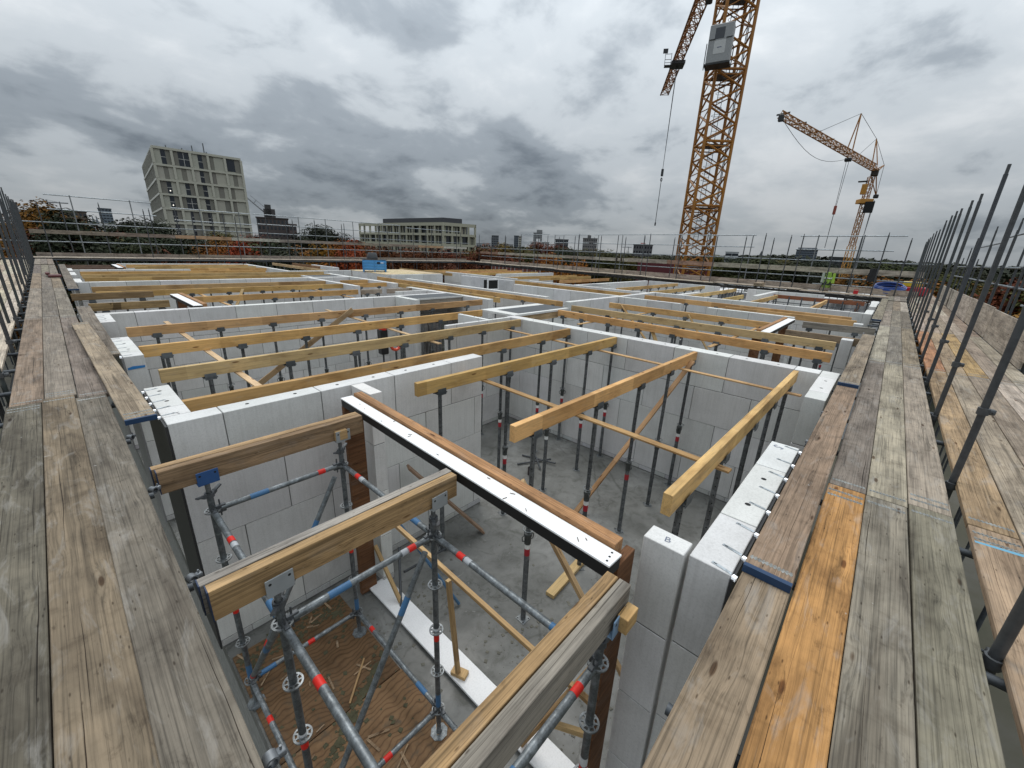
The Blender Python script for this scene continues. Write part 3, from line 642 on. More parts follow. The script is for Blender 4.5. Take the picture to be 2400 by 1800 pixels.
# ================================================================== LOGGIA FRAMES (white head, brown jambs)
def frame(label, axis, f, a0, a1, full=True, wdt=.235, skew=0.0):
    """large timber opening frame standing in the plane f..f+wdt, running a0..a1"""
    t = thing('opening_frame', label, 'frame', (f, a0, ZF) if axis == 'y' else (a0, f, ZF), None)
    def bx(x0, x1, y0, y1, z0, z1, c=.003):
        return MB().cbox(x0, x1, y0, y1, z0, z1, c) if axis == 'y' else MB().cbox(y0, y1, x0, x1, z0, z1, c)
    def pt(u, v, z): return (u, v, z) if axis == 'y' else (v, u, z)
    cx0, cx1 = f+wdt/2, f+wdt/2+skew
    bartimber('head_panel', pt(cx0, a0, .014), pt(cx1, a1, .014), wdt, .014, 'white_board', t, (1, 1, 1), True, .002)
    bartimber('head_edge', pt(cx0, a0+.004, -.001), pt(cx1, a1-.004, -.001), wdt-.006, .085, 'paint', t, (.012, .012, .012), True, .002)
    bartimber('top_timber', pt(cx0+wdt/2+.058, a0+.05, .045), pt(cx1+wdt/2+.058, a1-.02, .045), .095, .11, 'old_timber', t, (.37, .2, .095))
    for a in (a0, a1-.07): put('jamb', bx(f+.14, f+.36, a+.008, a+.07, ZF+.03, -.086).mesh('jamb', 'old_timber'), t, (0, 0, 0), None, (.15, .07, .032))
    if full: put('sill_panel', bx(f+.25, f+.52, a0+.02, a1-.02, ZF+.04, ZF+.07).mesh('sill', 'white_board'), t, (0, 0, 0))
    return t
FR = frame('near white-topped opening frame with brown jambs and rough top timber', 'y', 1.79, .80, 4.35, True, .138, .138)
frame('left white-topped frame with dark marks in the second loggia', 'y', 2.28, 13.22, 16.25, False, .2)
frame('far left white-topped frame near the walkway end', 'y', 2.38, 30.4, 33.7, False, .2)
frame('right white-topped frame with brown timber edge in the right loggia', 'x', 1.94, 11.6, 15.1, False, .2)
def lath(p0, p1, c=(.50, .35, .18), w_=.045, h_=.045): return bartimber('brace', p0, p1, w_, h_, 'timber', FR, jit(c, .06), False, .002)
lath((2.16, 4.28, -1.47), (2.18, .88, -1.70)); lath((2.17, 4.3, -2.15), (2.2, 3.78, ZF+.08)); lath((2.06, 2.6, -1.5), (2.1, 2.5, ZF+.08)); lath((2.1, .9, -1.9), (2.2, 1.9, ZF+.08))
bartimber('brace', (2.3, 1.9, -.15), (2.95, .95, -2.3), .1, .03, 'timber', FR, (.45, .31, .17), False, .002)
bartimber('brace', (2.1, 1.55, ZF+.1), (2.22, .95, -1.2), .09, .03, 'timber', FR, (.46, .30, .15), False, .002)
put('chock', MB().cbox(-.05, .05, -.09, .09, 0, .045, .004).mesh('chock', 'timber'), FR, (2.12, 2.5, ZF+.071), (0, 0, .35), (.5, .34, .17))
# screw holes and splinters on the white head
sc_ = MB()
for k in range(3): sc_.add([(1.82+k*.04+.008*math.cos(i*.785), .835+.006*k+.008*math.sin(i*.785), .0148) for i in range(8)], [tuple(range(8))])
put('screw_hole', sc_.mesh('screws', 'hole'), FR, (0, 0, 0))
spl = MB(); rs = random.Random(5)
for i in range(13):
    y = rs.uniform(1.0, 4.2); x = 1.857+.138*(y-.8)/3.55+rs.uniform(-.05, .05); a, l = rs.uniform(0, 3), rs.uniform(.012, .04)
    spl.bar((x, y, .017), (x+l*math.cos(a), y+l*math.sin(a), .019), .004, .003)
stuff(put('splinter', spl.mesh('splinters', 'old_timber'), FR, (0, 0, 0), None, (.12, .08, .05)))
# ================================================================== SHORING TOWER in the near loggia
TW = thing('shoring_tower', 'galvanised shoring tower with round rosettes and red tape in the near loggia', 'scaffold tower', (1.06, 2.2, ZF))
def rosette_mesh():
    mb = MB(); n = 32
    def ann(r0, r1, z0, z1):
        vs = []
        for r, z in ((r0, z0), (r1, z0), (r1, z1), (r0, z1)): vs += [(r*math.cos(2*math.pi*i/n), r*math.sin(2*math.pi*i/n), z) for i in range(n)]
        mb.add(vs, [(a*n+i, a*n+(i+1) % n, ((a+1) % 4)*n+(i+1) % n, ((a+1) % 4)*n+i) for a in range(4) for i in range(n)])
    ann(.050, .062, -.005, .005); ann(.022, .034, -.005, .005)
    for i in range(8):
        t = i*math.pi/4+.2; mb.bar((.033*math.cos(t), .033*math.sin(t), 0), (.051*math.cos(t), .051*math.sin(t), 0), .011, .0095)
    return mb.mesh('rosette', 'steel')
ROS = rosette_mesh()
bp_me = MB().lathe([(0, 0), (.085, 0), (.085, .008), (.03, .009), (.021, .03), (.021, .18)], 8).mesh('base_plate', 'steel')
wing = MB().lathe([(.024, -.03), (.036, -.03), (.036, .012), (.024, .012)], 12)
for sg in (-1, 1):
    wing.bar((sg*.03, 0, -.005), (sg*.115, sg*.012, .022), .026, .014); wing.bar((sg*.03, 0, -.012), (sg*.06, sg*.006, .0), .03, .03)
wing_me = smesh(wing, 'wing_nut', 'dark_steel', ang=50)
def thread_mesh(h):
    prof = []; z = 0
    while z < h: prof += [(.0165, z), (.0195, z+.006)]; z += .012
    return smesh(MB().lathe([(0, 0)]+prof+[(0, h)], 14), 'threaded_rod', 'steel', ang=80)
thr = thread_mesh(.24)
def head_mesh():
    mb = MB().cbox(-.075, .075, -.08, .08, 0, .008, .002)
    for sg in (-1, 1):
        mb.cbox(-.075, .075, sg*.084-.004, sg*.084+.004, -.004, .115, .002)
        for a in (-.052, .052): mb.add([(a+.009*math.cos(i*.785), sg*.0885, .085+.009*math.sin(i*.785)) for i in range(8)], [tuple(range(8))], 1)
    return mb.mesh('jack_head', 'paint', 'hole')
JH = head_mesh()
wedge_me = MB().cbox(.0, .075, -.016, .016, -.04, .035, .004).cbox(.03, .042, -.005, .005, -.075, .085, .002).mesh('ledger_head', 'dark_steel')
XS, YS = (.5, 1.63), (3.80, 2.235, .72)
TS = .0245
for i, x in enumerate(XS):
    for j, y in enumerate(YS):
        if (i, j) == (0, 2): pass
        st = rod('standard', (x, y, ZF+.17), (x, y, -.34), TS, 'steel', TW, (.62, .64, .66), 14)
        def sub(nm, me, z, rot=None, c=(1, 1, 1)): return put(nm, me, st, (x, y, z), rot, c)
        for k in range(5): sub('rosette', ROS, -.50-.5*k, (0, 0, .3*k), (1.0, 1.0, 1.0))
        sub('base_plate', bp_me, ZF+.02, (0, 0, .4), (.85, .88, .9))
        sub('threaded_rod', thr, -.43, None, (.9, .9, .9))
        sub('wing_nut', wing_me, -.335, (0, 0, (.5, .9, -.4)[j]), (1.5, 1.5, 1.5))
        hc = {(0, 0): (.025, .075, .20), (1, 2): (.16, .25, .36)}.get((i, j), (.25, .265, .27))
        sub('jack_head', JH, -.2, (0, 0, .06), hc)
        band = MB().tube((0, 0, 0), (0, 0, .09), TS+.0008, 14, caps=False)
        if j < 2 or i == 1:
            z0 = -1.62 if (i, j) != (1, 2) else -1.45
            put('red_band', cached('rb', lambda: smesh(MB().tube((0,0,0), (0,0,.07), TS+.0008, 14, caps=False), 'band', 'paint')), st, (x, y, z0), None, (.62, .02, .012))
            put('label_band', cached('wb', lambda: smesh(MB().tube((0,0,0), (0,0,.075), TS+.0008, 14, caps=False), 'band', 'paint')), st, (x, y, z0+.075), None, (.62, .63, .64))
            put('blue_band', cached('bb', lambda: smesh(MB().tube((0,0,0), (0,0,.16), TS+.0006, 14, caps=False), 'band', 'paint')), st, (x, y, -2.45), None, (.05, .13, .25))
def ledger(p0, p1, bands=(.25, .8), r=TS, nm='ledger'):
    p0, p1 = Vector(p0), Vector(p1); d = (p1-p0).normalized()
    o = rod(nm, p0+d*.06, p1-d*.06, r, 'steel', TW, (.85, .88, .9), 14)
    q = d.to_track_quat('Z', 'Y'); L_ = (p1-p0).length
    for t, key, c, ln in ((bands[0], 'rb', (.62, .02, .012), .07), (bands[0]+.055, 'wb2', (.40, .42, .44), .06), (bands[1], 'bb2', (.055, .15, .29), .15)):
        if t is None or (key == 'wb2' and rnd.random() < .55): continue
        me = cached((key, r), lambda: smesh(MB().tube((0,0,0), (0,0,ln), r+.0009, 14, caps=False), 'band', 'paint'))
        put({'rb': 'red_band', 'wb2': 'silver_band', 'bb2': 'blue_band'}[key], me, o, p0+d*(t*L_), q, c)
    if nm == 'ledger':
        for p, dd in ((p0, d), (p1, -d)):
            put('ledger_head', wedge_me, o, p+dd*.018, (0, 0, math.atan2(dd.y, dd.x)), (1.3, 1.3, 1.3))
    return o
for y in YS:
    for z in (-.5, -2.5): ledger((XS[1], y, z), (XS[0], y, z), (.16, .62) if z > -1 else (.45, .8))
for x in XS:
    for a, b_ in ((0, 1), (1, 2)):
        for z in (-.5, -2.5): ledger((x, YS[a], z), (x, YS[b_], z), (.2, .78) if x > 1 else (.32, .86))
ledger((1.57, 2.235, -.56), (.56, 2.235, -2.42), (.88, .2), nm='diagonal_brace'); ledger((1.57, 3.80, -.56), (.56, 3.80, -2.42), (.85, .25), nm='diagonal_brace')
ledger((.5, 2.30, -.56), (.5, 3.74, -2.42), (.9, .3), nm='diagonal_brace'); ledger((.56, .72, -.56), (1.57, .72, -2.42), (.55, .2), nm='diagonal_brace')
# doubled timbers on the tower
def pair(y, x0, x1, cn, cb, labs, endc=(.02, .035, .075)):
    for yy, c, lb in ((y, cn, labs[0]), (y+.077, cb, labs[1])):
        o = bartimber('timber_beam', (x0+(0 if yy == y else -.02), yy, .0), (x1, yy, .0), .068, .19, 'old_timber', None, c); tag(o, lb, 'beam', 'doubled timbers on the shoring tower')
        put('painted_end', MB().cbox(-.003, .004, -.0345, .0345, -.191, .0006, .001).mesh('end', 'paint'), o, LOC[o.name], None, endc)
        o.children[0].location = (0, 0, 0)
pair(3.785, .21, 1.87, (.27, .18, .105), (.36, .24, .13), ('brown front timber of the farthest doubled pair on the shoring tower, blue bracket', 'lighter rear timber of the farthest doubled pair on the shoring tower'))
pair(2.205, .19, 1.825, (.36, .235, .115), (.31, .285, .255), ('yellow-brown front timber with pencilled figures in the middle doubled pair', 'weathered grey rear timber of the middle doubled pair'))
pair(.69, -.15, 1.775, (.25, .225, .19), (.35, .225, .11), ('silver-grey timber closest to the camera across the shoring tower', 'cracked brown timber directly beside the closest grey timber'))
tag(put('packing_block', MB().cbox(-.06, .06, -.03, .03, 0, .1, .003).mesh('block', 'timber'), None, (1.68, .615, -.185), None, (.5, .33, .15)), 'small fresh timber block in the blue fork head at right', 'block')
tag(put('packing_block', MB().cbox(-.06, .06, -.02, .02, 0, .1, .003).mesh('block2', 'timber'), None, (1.62, 3.73, -.185), None, (.48, .33, .17)), 'small timber block in the grey fork head of the farthest pair', 'block')
pm = mark('051', bpy.data.objects['timber_beam'], (.36, 2.19, -.02), (R_(90), 0, 0), .03, (.05, .03, .02)) if False else None
# plywood sheets and debris on the loggia floor
for i, (x0, x1, y0, y1, c, lb) in enumerate(((.47, 1.72, 3.06, 4.52, (.15, .085, .04), 'wet brown plywood sheet under the far tower legs'), (.47, 1.73, 1.72, 3.05, (.20, .115, .055), 'brown plywood sheet with swirling grain in the middle of the loggia floor'), (.47, 1.72, .55, 1.71, (.2, .12, .06), 'brown plywood sheet under the closest grey timber'))):
    tag(put('plywood_sheet', MB().cbox(0, x1-x0, 0, y1-y0, 0, .018, .002).mesh('ply', 'plywood'), None, (x0, y0, ZF+.002), None, c), lb, 'plywood', 'plywood sheets on the loggia floor')
rb_ = MB(); rr = random.Random(11)
def chunk(mb, x, y, z, s):
    a = rr.uniform(0, 3); c, s_ = math.cos(a), math.sin(a)
    vs = [(x+(u*c-v*s_)*s*rr.uniform(.6, 1.3), y+(u*s_+v*c)*s*rr.uniform(.6, 1.3), z+h*s*rr.uniform(.2, .6)) for h in (0, .8) for u, v in ((-1,-1),(1,-1),(1,1),(-1,1))]
    mb.add(vs, [(3,2,1,0),(4,5,6,7),(0,1,5,4),(1,2,6,5),(2,3,7,6),(3,0,4,7)])
for i in range(520):
    cx_, cy_, sg = rr.choice(((2.75, 2.35, .3), (2.6, 3.6, .25), (2.45, 1.6, .4), (1.95, 3.6, .4), (3.0, 1.4, .4), (3.6, 2.4, .9)))
    x, y = rr.gauss(cx_, sg), rr.gauss(cy_, sg)
    if 1.8 < x < 7.5 and .9 < y < 4.6: chunk(rb_, x, y, ZF, rr.choice((.004, .005, .006, .008, .011, .018)))
tag(stuff(put('rubble', rb_.mesh('rubble', 'rubble'), None, (0, 0, 0), None, (.50, .48, .43))), 'mortar crumbs and small stones scattered on the concrete floor', 'rubble')
rb2 = MB()
for i in range(520):
    t = rr.random(); x = .75+.85*t+rr.gauss(0, .03); y = 2.75+.55*t+rr.gauss(0, .025)
    q_ = rr.random()
    if q_ < .4: x, y = rr.uniform(.5, 1.7), rr.gauss(4.35, .08)
    elif q_ < .62: x, y = rr.uniform(.5, 1.7), rr.uniform(2.2, 4.4)
    chunk(rb2, x, y, ZF+.02, rr.choice((.008, .014, .02, .012)))
tag(stuff(put('moss_debris', rb2.mesh('moss', 'rubble'), None, (0, 0, 0), None, (.30, .28, .17))), 'mossy dirt and mortar crumbs lying on the wet plywood', 'debris')
scr = MB()
for i in range(26):
    x, y, a, l = rr.uniform(.55, 1.65), rr.uniform(1.9, 4.4), rr.uniform(0, 3.1), rr.uniform(.05, .22)
    scr.bar((x, y, ZF+.026), (x+l*math.cos(a), y+l*math.sin(a), ZF+.03), rr.uniform(.008, .025), .01)
tag(stuff(put('wood_scraps', scr.mesh('scraps', 'old_timber'), None, (0, 0, 0), None, (.3, .21, .13))), 'scattered splinters and wood scraps on the wet plywood', 'debris')
batten('thin splinter of wood lying on the wet plywood', (1.15, 3.1, ZF+.04), (1.5, 3.45, ZF+.04), .02, .012, (.45, .29, .15), group=None)
o = brace('weathered board leaning on the near wall foot behind the frame', (4.0, 4.1, ZF+.02), (2.9, 4.55, -1.35), (.24, .17, .12), .14, .035)
tag(bartimber('timber_block', (3.72, 2.47, ZF+.06), (4.62, 2.53, ZF+.06), .13, .06, 'timber', None, (.55, .40, .2)), 'short yellow timber pad on the floor under a prop', 'timber')
# blue steel push-pull strut and prop tripod on the floor
ps = thing('push_pull_strut', 'thin blue steel strut on the floor with a tripod foot behind the tower', 'strut', (2.7, 3.9, ZF))
rod('tube', (2.75, 3.25, ZF+.03), (2.25, 3.95, -1.5), .02, 'paint', ps, (.06, .13, .22)); rod('tube', (2.35, 3.9, ZF+.4), (3.4, 4.2, ZF+.03), .018, 'dark_steel', ps, (1, 1, 1)); rod('tube', (2.5, 4.25, ZF+.5), (2.15, 3.7, ZF+.03), .018, 'dark_steel', ps, (1, 1, 1))
tr = thing('prop_tripod', 'folded steel prop tripod lying against the back wall base', 'tripod', (6.4, 5.1, ZF))
for p0, p1 in (((6.1, 5.2, ZF+.03), (6.8, 4.8, ZF+.05)), ((6.5, 5.4, ZF+.03), (6.7, 4.6, ZF+.06)), ((6.3, 4.7, ZF+.03), (6.5, 5.1, ZF+.3))): rod('leg', p0, p1, .02, 'dark_steel', tr, (1, 1, 1))
tag(put('tin_can', smesh(MB().lathe([(0, 0), (.05, 0), (.05, .17), (.046, .17), (.045, .02), (0, .02)], 16), 'can', 'paint'), None, (6.0, 4.75, ZF), None, (.05, .04, .04)), 'small dark can standing by the prop tripod', 'can')
# red and black power tool behind the rear left beams
tl = thing('cut_off_saw', 'red and black power tool beside prop at the shuttered opening', 'power tool', (6.55, 11.0, ZF))
put('body', MB().cbox(6.35, 6.6, 11.1, 11.35, -1.55, -.75, .03).mesh('body', 'gloss'), tl, (0, 0, 0), None, (.02, .02, .02))
put('tank', smesh(MB().lathe([(0, 0), (.12, 0), (.14, .08), (.12, .22), (0, .26)], 12), 'tank', 'gloss'), tl, (6.48, 11.2, -.78), None, (.75, .05, .03))
put('guard', smesh(MB().ring((6.9, 11.2, -1.3), .17, .05, 20, 8, 'y'), 'guard', 'gloss'), tl, (0, 0, 0), None, (.75, .09, .04))
put('stand', MB().tube((6.45, 11.2, ZF), (6.45, 11.2, -1.5), .03, 8).tube((6.9, 11.2, ZF), (6.9, 11.2, -1.45), .03, 8).mesh('stand', 'dark_steel'), tl, (0, 0, 0))
# loggia 2 and right loggia beams on props
pj_ = 'loggia'
beam('dark brown beam of the second left loggia, rear one', 'x', 16.95, .2, 1.98, (.24, .16, .09), (.6, 1.7), plabel='rear beam of the second left loggia', mat='old_timber', zt=.05)
beam('brown beam of the second left loggia with blue bracket, front one', 'x', 14.4, .42, 1.97, (.30, .195, .10), (.7, 1.8), plabel='front beam of the second left loggia', mat='old_timber', zt=.05)
beam('weathered grey beam of the right loggia, rear one with bracket plates', 'y', 15.0, .05, 1.68, GREY, (.45, 1.5), plabel='rear beam of the right loggia', mat='old_timber', skew=-.3, zt=.02)
beam('weathered brown beam of the right loggia, front one', 'y', 12.5, .25, 1.75, (.27, .19, .13), (.6, 1.5), plabel='front beam of the right loggia', mat='old_timber', zt=.02)
beam('dark beam pair near the far left frame, front one', 'x', 31.2, .3, 2.3, (.16, .11, .08), None, mat='old_timber')
beam('dark beam pair near the far left frame, rear one', 'x', 33.2, .3, 2.3, (.2, .14, .1), None, mat='old_timber')

# ================================================================== SCAFFOLD WALKWAYS
band_me = {}
def band_mesh(wd):
    def mk():
        mb = MB(); n = 11; st = wd/n
        for i in range(n):
            a = -wd/2+i*st
            mb.add([(-.012, a, 0), (.004, a+st*.5, 0), (-.004, a+st, 0), (-.02, a+st*.5, 0)], [(0,1,2,3)]); mb.add([(.012, a, 0), (.02, a+st*.5, 0), (.012, a+st, 0), (.004, a+st*.5, 0)], [(0,1,2,3)])
            mb.add([(-.005, a, 0), (.005, a, 0), (.005, a+st, 0), (-.005, a+st, 0)], [(0,1,2,3)])
        return mb.mesh('end_band', 'steel')
    return cached(('band', round(wd, 3)), mk)
TH = .046
def plank(parent, p0, p1, wd, z, color, bands=True, blue=False, name='plank'):
    """p0,p1 xy of centre line; z top"""
    r = rnd
    tilt = r.uniform(-.002, .002)
    color = (color[0]*.93, color[1]*.865, color[2]*.80)
    o = bartimber(name, (p0[0], p0[1], z), (p1[0], p1[1], z+tilt), round(wd, 3), TH, 'plank_wood', parent, jit(color, .10, random.Random(int(p0[0]*131+p0[1]*57))), True, .004)
    ln = (Vector(p1)-Vector(p0)).length
    if bands:
        bm = band_mesh(wd-.02)
        for a in (.1, ln-.1):
            b_ = put('end_band', bm, o, LOC[o.name], None, (1.3, 1.25, 1.15)); b_.location = (a, 0, .0008)
            if r.random() < .4:
                b2 = put('end_band', bm, o, LOC[o.name], None, (1.3, 1.25, 1.15)); b2.location = (a+(.09 if a < 1 else -.09), 0, .0008)
    if blue:
        e = put('painted_end', cached(('pe', round(wd, 3)), lambda: MB().cbox(-.003, .03, -wd/2-.001, wd/2+.001, -TH-.001, .0008, .001).mesh('pe', 'paint')), o, LOC[o.name], None, (.013, .04, .095))
        e.location = (0 if blue == 1 else ln-.028, 0, 0)
    return o
PC = [(.21, .197, .17), (.255, .215, .17), (.215, .195, .18), (.25, .225, .19), (.175, .16, .143), (.285, .26, .23)]
LD = thing('scaffold_walkway', 'weathered plank walkway running along the left side of the building', 'walkway', (-.2, 0, 0))
ls = [-.8, 6.27, 12.78, 19.5, 26.8, 33.45, 39.9]
rows = [(-.585, -.348), (-.341, -.103), (-.095, .143)]
c0 = [(.125, .117, .097), (.195, .165, .125), (.165, .153, .135)]
for ri, (a, b_) in enumerate(rows):
    for si in range(len(ls)-1):
        o_ = (0, .1, -.06)[ri]; s0, s1 = ls[si]+(o_ if si else 0), ls[si+1]+o_-.012
        c = c0[ri] if si == 0 else rnd.choice(PC)
        sh_ = .012 if (si == 0 and ri < 2) else 0
        plank(LD, ((a+b_)/2+sh_, s0), ((a+b_)/2+(-.02 if si == 0 else 0)+rnd.uniform(-.004, .004), s1), b_-a, 0 if si < 5 else .04, c)
plank(LD, (.315, 8.3), (.325, 14.45), .235, .0, PC[0]); plank(LD, (.325, 18.8), (.40, 33.6), .24, .02, PC[4], blue=1)
o = plank(None, (.275, 4.9), (.145, 11.25), .228, .072, (.32, .285, .215), blue=1, name='scaffold_board'); tag(o, 'loose pale scaffold board with blue painted end lying askew on the left walkway', 'plank')
LO = thing('scaffold_walkway', 'outer plank deck beyond the left row of scaffold poles', 'walkway', (-1.4, 0, 0))
for ri in range(5):
    b_ = -.715-.245*ri
    for si in range(1, len(ls)-1): plank(LO, (b_-.12, ls[si]), (b_-.12, ls[si+1]-.012), .238, -.02, rnd.choice(((.50, .46, .39), (.44, .39, .33), (.55, .51, .45))), bands=False)
RD = thing('scaffold_walkway', 'weathered plank walkway with one orange plank along the right side', 'walkway', (0, -.35, 0))
xs_ = [.2, 3.92, 9.98, 16.1, 22.0, 27.8, 31.6]
rows = [(-.238, -.004), (-.478, -.243), (-.716, -.483)]
for ri, (a, b_) in enumerate(rows):
    for si in range(len(xs_)-1):
        o_ = (0, .0, .08)[ri]; s0, s1 = xs_[si]+(o_ if si else 0), xs_[si+1]+o_-.012
        c = ((.40, .235, .095), (.215, .205, .175), (.205, .195, .165))[ri] if si == 0 else ((.19, .175, .16), (.30, .285, .235), (.29, .26, .22))[ri] if si == 1 else rnd.choice(PC+[(.36, .345, .31)])
        plank(RD, (s0, (a+b_)/2), (s1, (a+b_)/2+rnd.uniform(-.004, .004)), b_-a, 0 if si < 5 else .04, c)
plank(RD, (.2, .125), (2.62, .125), .234, .0, (.23, .187, .145))
plank(RD, (2.32, .128), (7.55, .124), .234, .048, (.23, .18, .135), blue=1)
plank(RD, (7.22, .124), (12.95, .128), .234, .095, (.29, .25, .20), blue=1)
plank(RD, (17.3, .11), (28.8, .1), .24, .05, PC[3], blue=1)
RO = thing('scaffold_walkway', 'wide outer plank deck beyond the right row of scaffold poles', 'walkway', (0, -1.4, 0))
for ri in range(5):
    b_ = -.795-.252*ri
    for si in range(-2, 5):
        s0 = 10.03+si*6.05+(-.05 if ri % 2 else .03); s1 = s0+6.03
        if s0 < .2: s0 = .2
        c = rnd.choice(((.36, .32, .27), (.42, .39, .34), (.31, .265, .22), (.48, .46, .42), (.33, .29, .25)))
        if (ri, si) == (0, 0): c = (.44, .24, .14)
        if (ri, si) == (1, 0): c = (.36, .29, .21)
        if (ri, si) == (2, 0): c = (.42, .31, .16)
        if (ri, si) == (0, -1): c = (.36, .27, .18)
        if si == -2: c = ((.32, .25, .18), (.30, .25, .2))[ri % 2]
        plank(RO, (s0, b_-.122), (s1, b_-.122), .242, -.012, c, bands=s0 < 12)
sp2 = MB().add([(0, -.11, 0), (.035, -.11, 0), (.03, .11, 0), (.005, .11, 0)], [(0,1,2,3)]).mesh('stripe', 'paint')
for ri in range(2): put('paint_stripe', sp2, RO, (3.74+.02*ri, -.917-.252*ri, -.0105), (0, 0, .1), (.12, .32, .45))

# ------------------------------------------------------------------ tubular scaffold frames
TUBE = (.55, .58, .6); DK = (1.0, 1.05, 1.1)
coup = MB().lathe([(.026, -.03), (.036, -.028), (.036, .028), (.026, .03)], 10).cbox(.028, .07, -.02, .02, -.022, .022, .005).tube((.05, -.035, 0), (.05, .045, 0), .007, 6)
COUP = smesh(coup, 'coupler', 'dark_steel', ang=45)
spig = smesh(MB().tube((0, 0, 0), (0, 0, .12), .019, 10), 'spigot', 'dark_steel')
def post(parent, x, y, z0, z1, r=.0245, c=DK, mat='dark_steel', spigot=True, couplers=()):
    o = rod('post', (x, y, z0), (x, y, z1), r, mat, parent, jit(c, .2), 12)
    if spigot: put('spigot', spig, o, (x, y, z1), None, (1, 1, 1))
    for z, a in couplers: put('coupler', COUP, o, (x, y, z), (0, 0, a), (1.2, 1.2, 1.2))
    return o
def board(parent, p0, p1, h_, t_, color, name='toe_board'):
    """upright board, p0/p1 are bottom centre"""
    p0, p1 = Vector(p0), Vector(p1); ln = round((p1-p0).length, 2)
    me = cached(('board', ln, h_, t_), lambda: MB().cbox(0, ln, -t_/2, t_/2, 0, h_, .004).mesh('board', 'plank_wood'))
    d = p1-p0; xa = d.normalized(); ya = Vector((0, 0, 1)).cross(xa).normalized(); za = xa.cross(ya)
    return put(name, me, parent, p0, Matrix((xa, ya, za)).transposed().to_quaternion(), jit(color, .08))
SL = thing('tube_scaffold', 'dense row of dark scaffold poles and rails along the left side', 'scaffold', (-.66, 0, -4))
ly = [5.15, 7.33, 9.56, 12.1, 14.3, 16.55, 18.95, 21.1, 23.3, 25.5, 27.7, 29.9, 32.1, 34.3, 36.5, 38.7, 40.6]
for i, y in enumerate(ly):
    post(SL, -.66, y, -4, rnd.uniform(2.95, 3.3), couplers=((.1, 0), (1.3, 0)) if i < 5 else ())
    if i > 0: post(SL, -2.05, y+rnd.uniform(-.3, .3), -4, rnd.uniform(2.9, 3.4))
    if i > 0 and i % 2: post(SL, -.78, y+.35, -4, 2.7)
for z, x in ((-.35, -.70), (1.05, -2.1), (1.6, -2.1), (2.4, -2.1), (-.11, -2.1)): rod('rail', (x, 5.0, z), (x, 41.5, z), .0245, 'dark_steel', SL, DK)
for k in range(34):
    y = 1.2+k*1.19
    rod('transom', (-2.2, y, -.085), (.155, y, -.085), .0245, 'dark_steel', SL, DK)
    if k < 12: put('coupler', COUP, SL, (.165, y+.03, -.06), (R_(90), 0, .3*k), (2.4, 2.4, 2.4)).scale = (.7, .7, .7)
for k in range(9): board(SL, (-2.0, 6.3+k*4, .02), (-2.0, 6.3+k*4+3.98, .02), .5, .03, (.34, .30, .26))
SR = thing('tube_scaffold', 'row of dark leaning-looking scaffold poles and rails along the right side', 'scaffold', (0, -.77, -4))
rx = [2.62, 4.79, 6.96, 9.0, 11.22, 12.62, 14.66, 16.0, 17.4, 19.3, 21.3, 23.4, 25.5, 27.5, 29.2, 31.0]
for i, x in enumerate(rx):
    post(SR, x, -.775, -4, (2.95, 2.9, 2.95, 2.93, 2.82, 2.86, 2.9, 2.96, 2.97, 2.98, 2.83, 2.9, 2.92, 2.85, 2.87, 2.8)[i], couplers=((.62, -1.2), (-.06, 0)) if i < 7 else ())
    if i in (4, 6, 8, 10, 12): post(SR, x+.5, -2.15, -4, rnd.uniform(2.3, 3.0), c=(1.6, 1.65, 1.7), couplers=((1.3, .5), (1.75, .5)))
    if i > 3: post(SR, x-.3, -2.3, -4, rnd.uniform(1.9, 3.0), c=(1.6, 1.65, 1.7), couplers=((1.3, .5), (1.75, .5)))
post(SR, 8.1, -2.12, -4, 2.6, .030, couplers=((.45, 1.5),))
for z, x0, x1 in ((1.75, 7, 33), (1.28, 8, 20), (1.3, 21, 33), (.95, 7, 14.5), (2.62, 17.0, 19.6), (2.5, 20.2, 25), (2.2, 13.6, 16)): rod('rail', (x0, -2.24, z), (x1, -2.24, z), .0245, 'steel', SR, (.9, .95, 1))
for z, y in ((-.4, -.80), (-.11, -2.1)): rod('rail', (.6, y, z), (33, y, z), .0245, 'dark_steel', SR, DK)
for k in range(27):
    x = 1.35+k*1.17
    rod('transom', (x, -2.2, -.085), (x, .27, -.085), .0245, 'dark_steel', SR, DK)
    if 1 < k < 12: put('coupler', COUP, SR, (x+.03, .255, -.06), (0, R_(90), .4*k), (2.4, 2.4, 2.4)).scale = (.6, .6, .6)
bx_ = 33.0; tb = [(5.2, 11.4, .2, .62), (11.3, 15.6, .02, .74), (15.65, 20.0, .03, .76), (20.05, 25.0, .02, .76), (25.05, 33.0, .02, .76)]
for i, (a, b_, z, h_) in enumerate(tb):
    o = board(SR, (a, -2.03+(.05 if i == 0 else 0), z), (b_, -2.03+(.05 if i == 0 else 0), z), h_, .03, ((.33, .29, .235), (.36, .315, .27), (.38, .34, .285), (.40, .36, .31), (.40, .36, .31))[i])
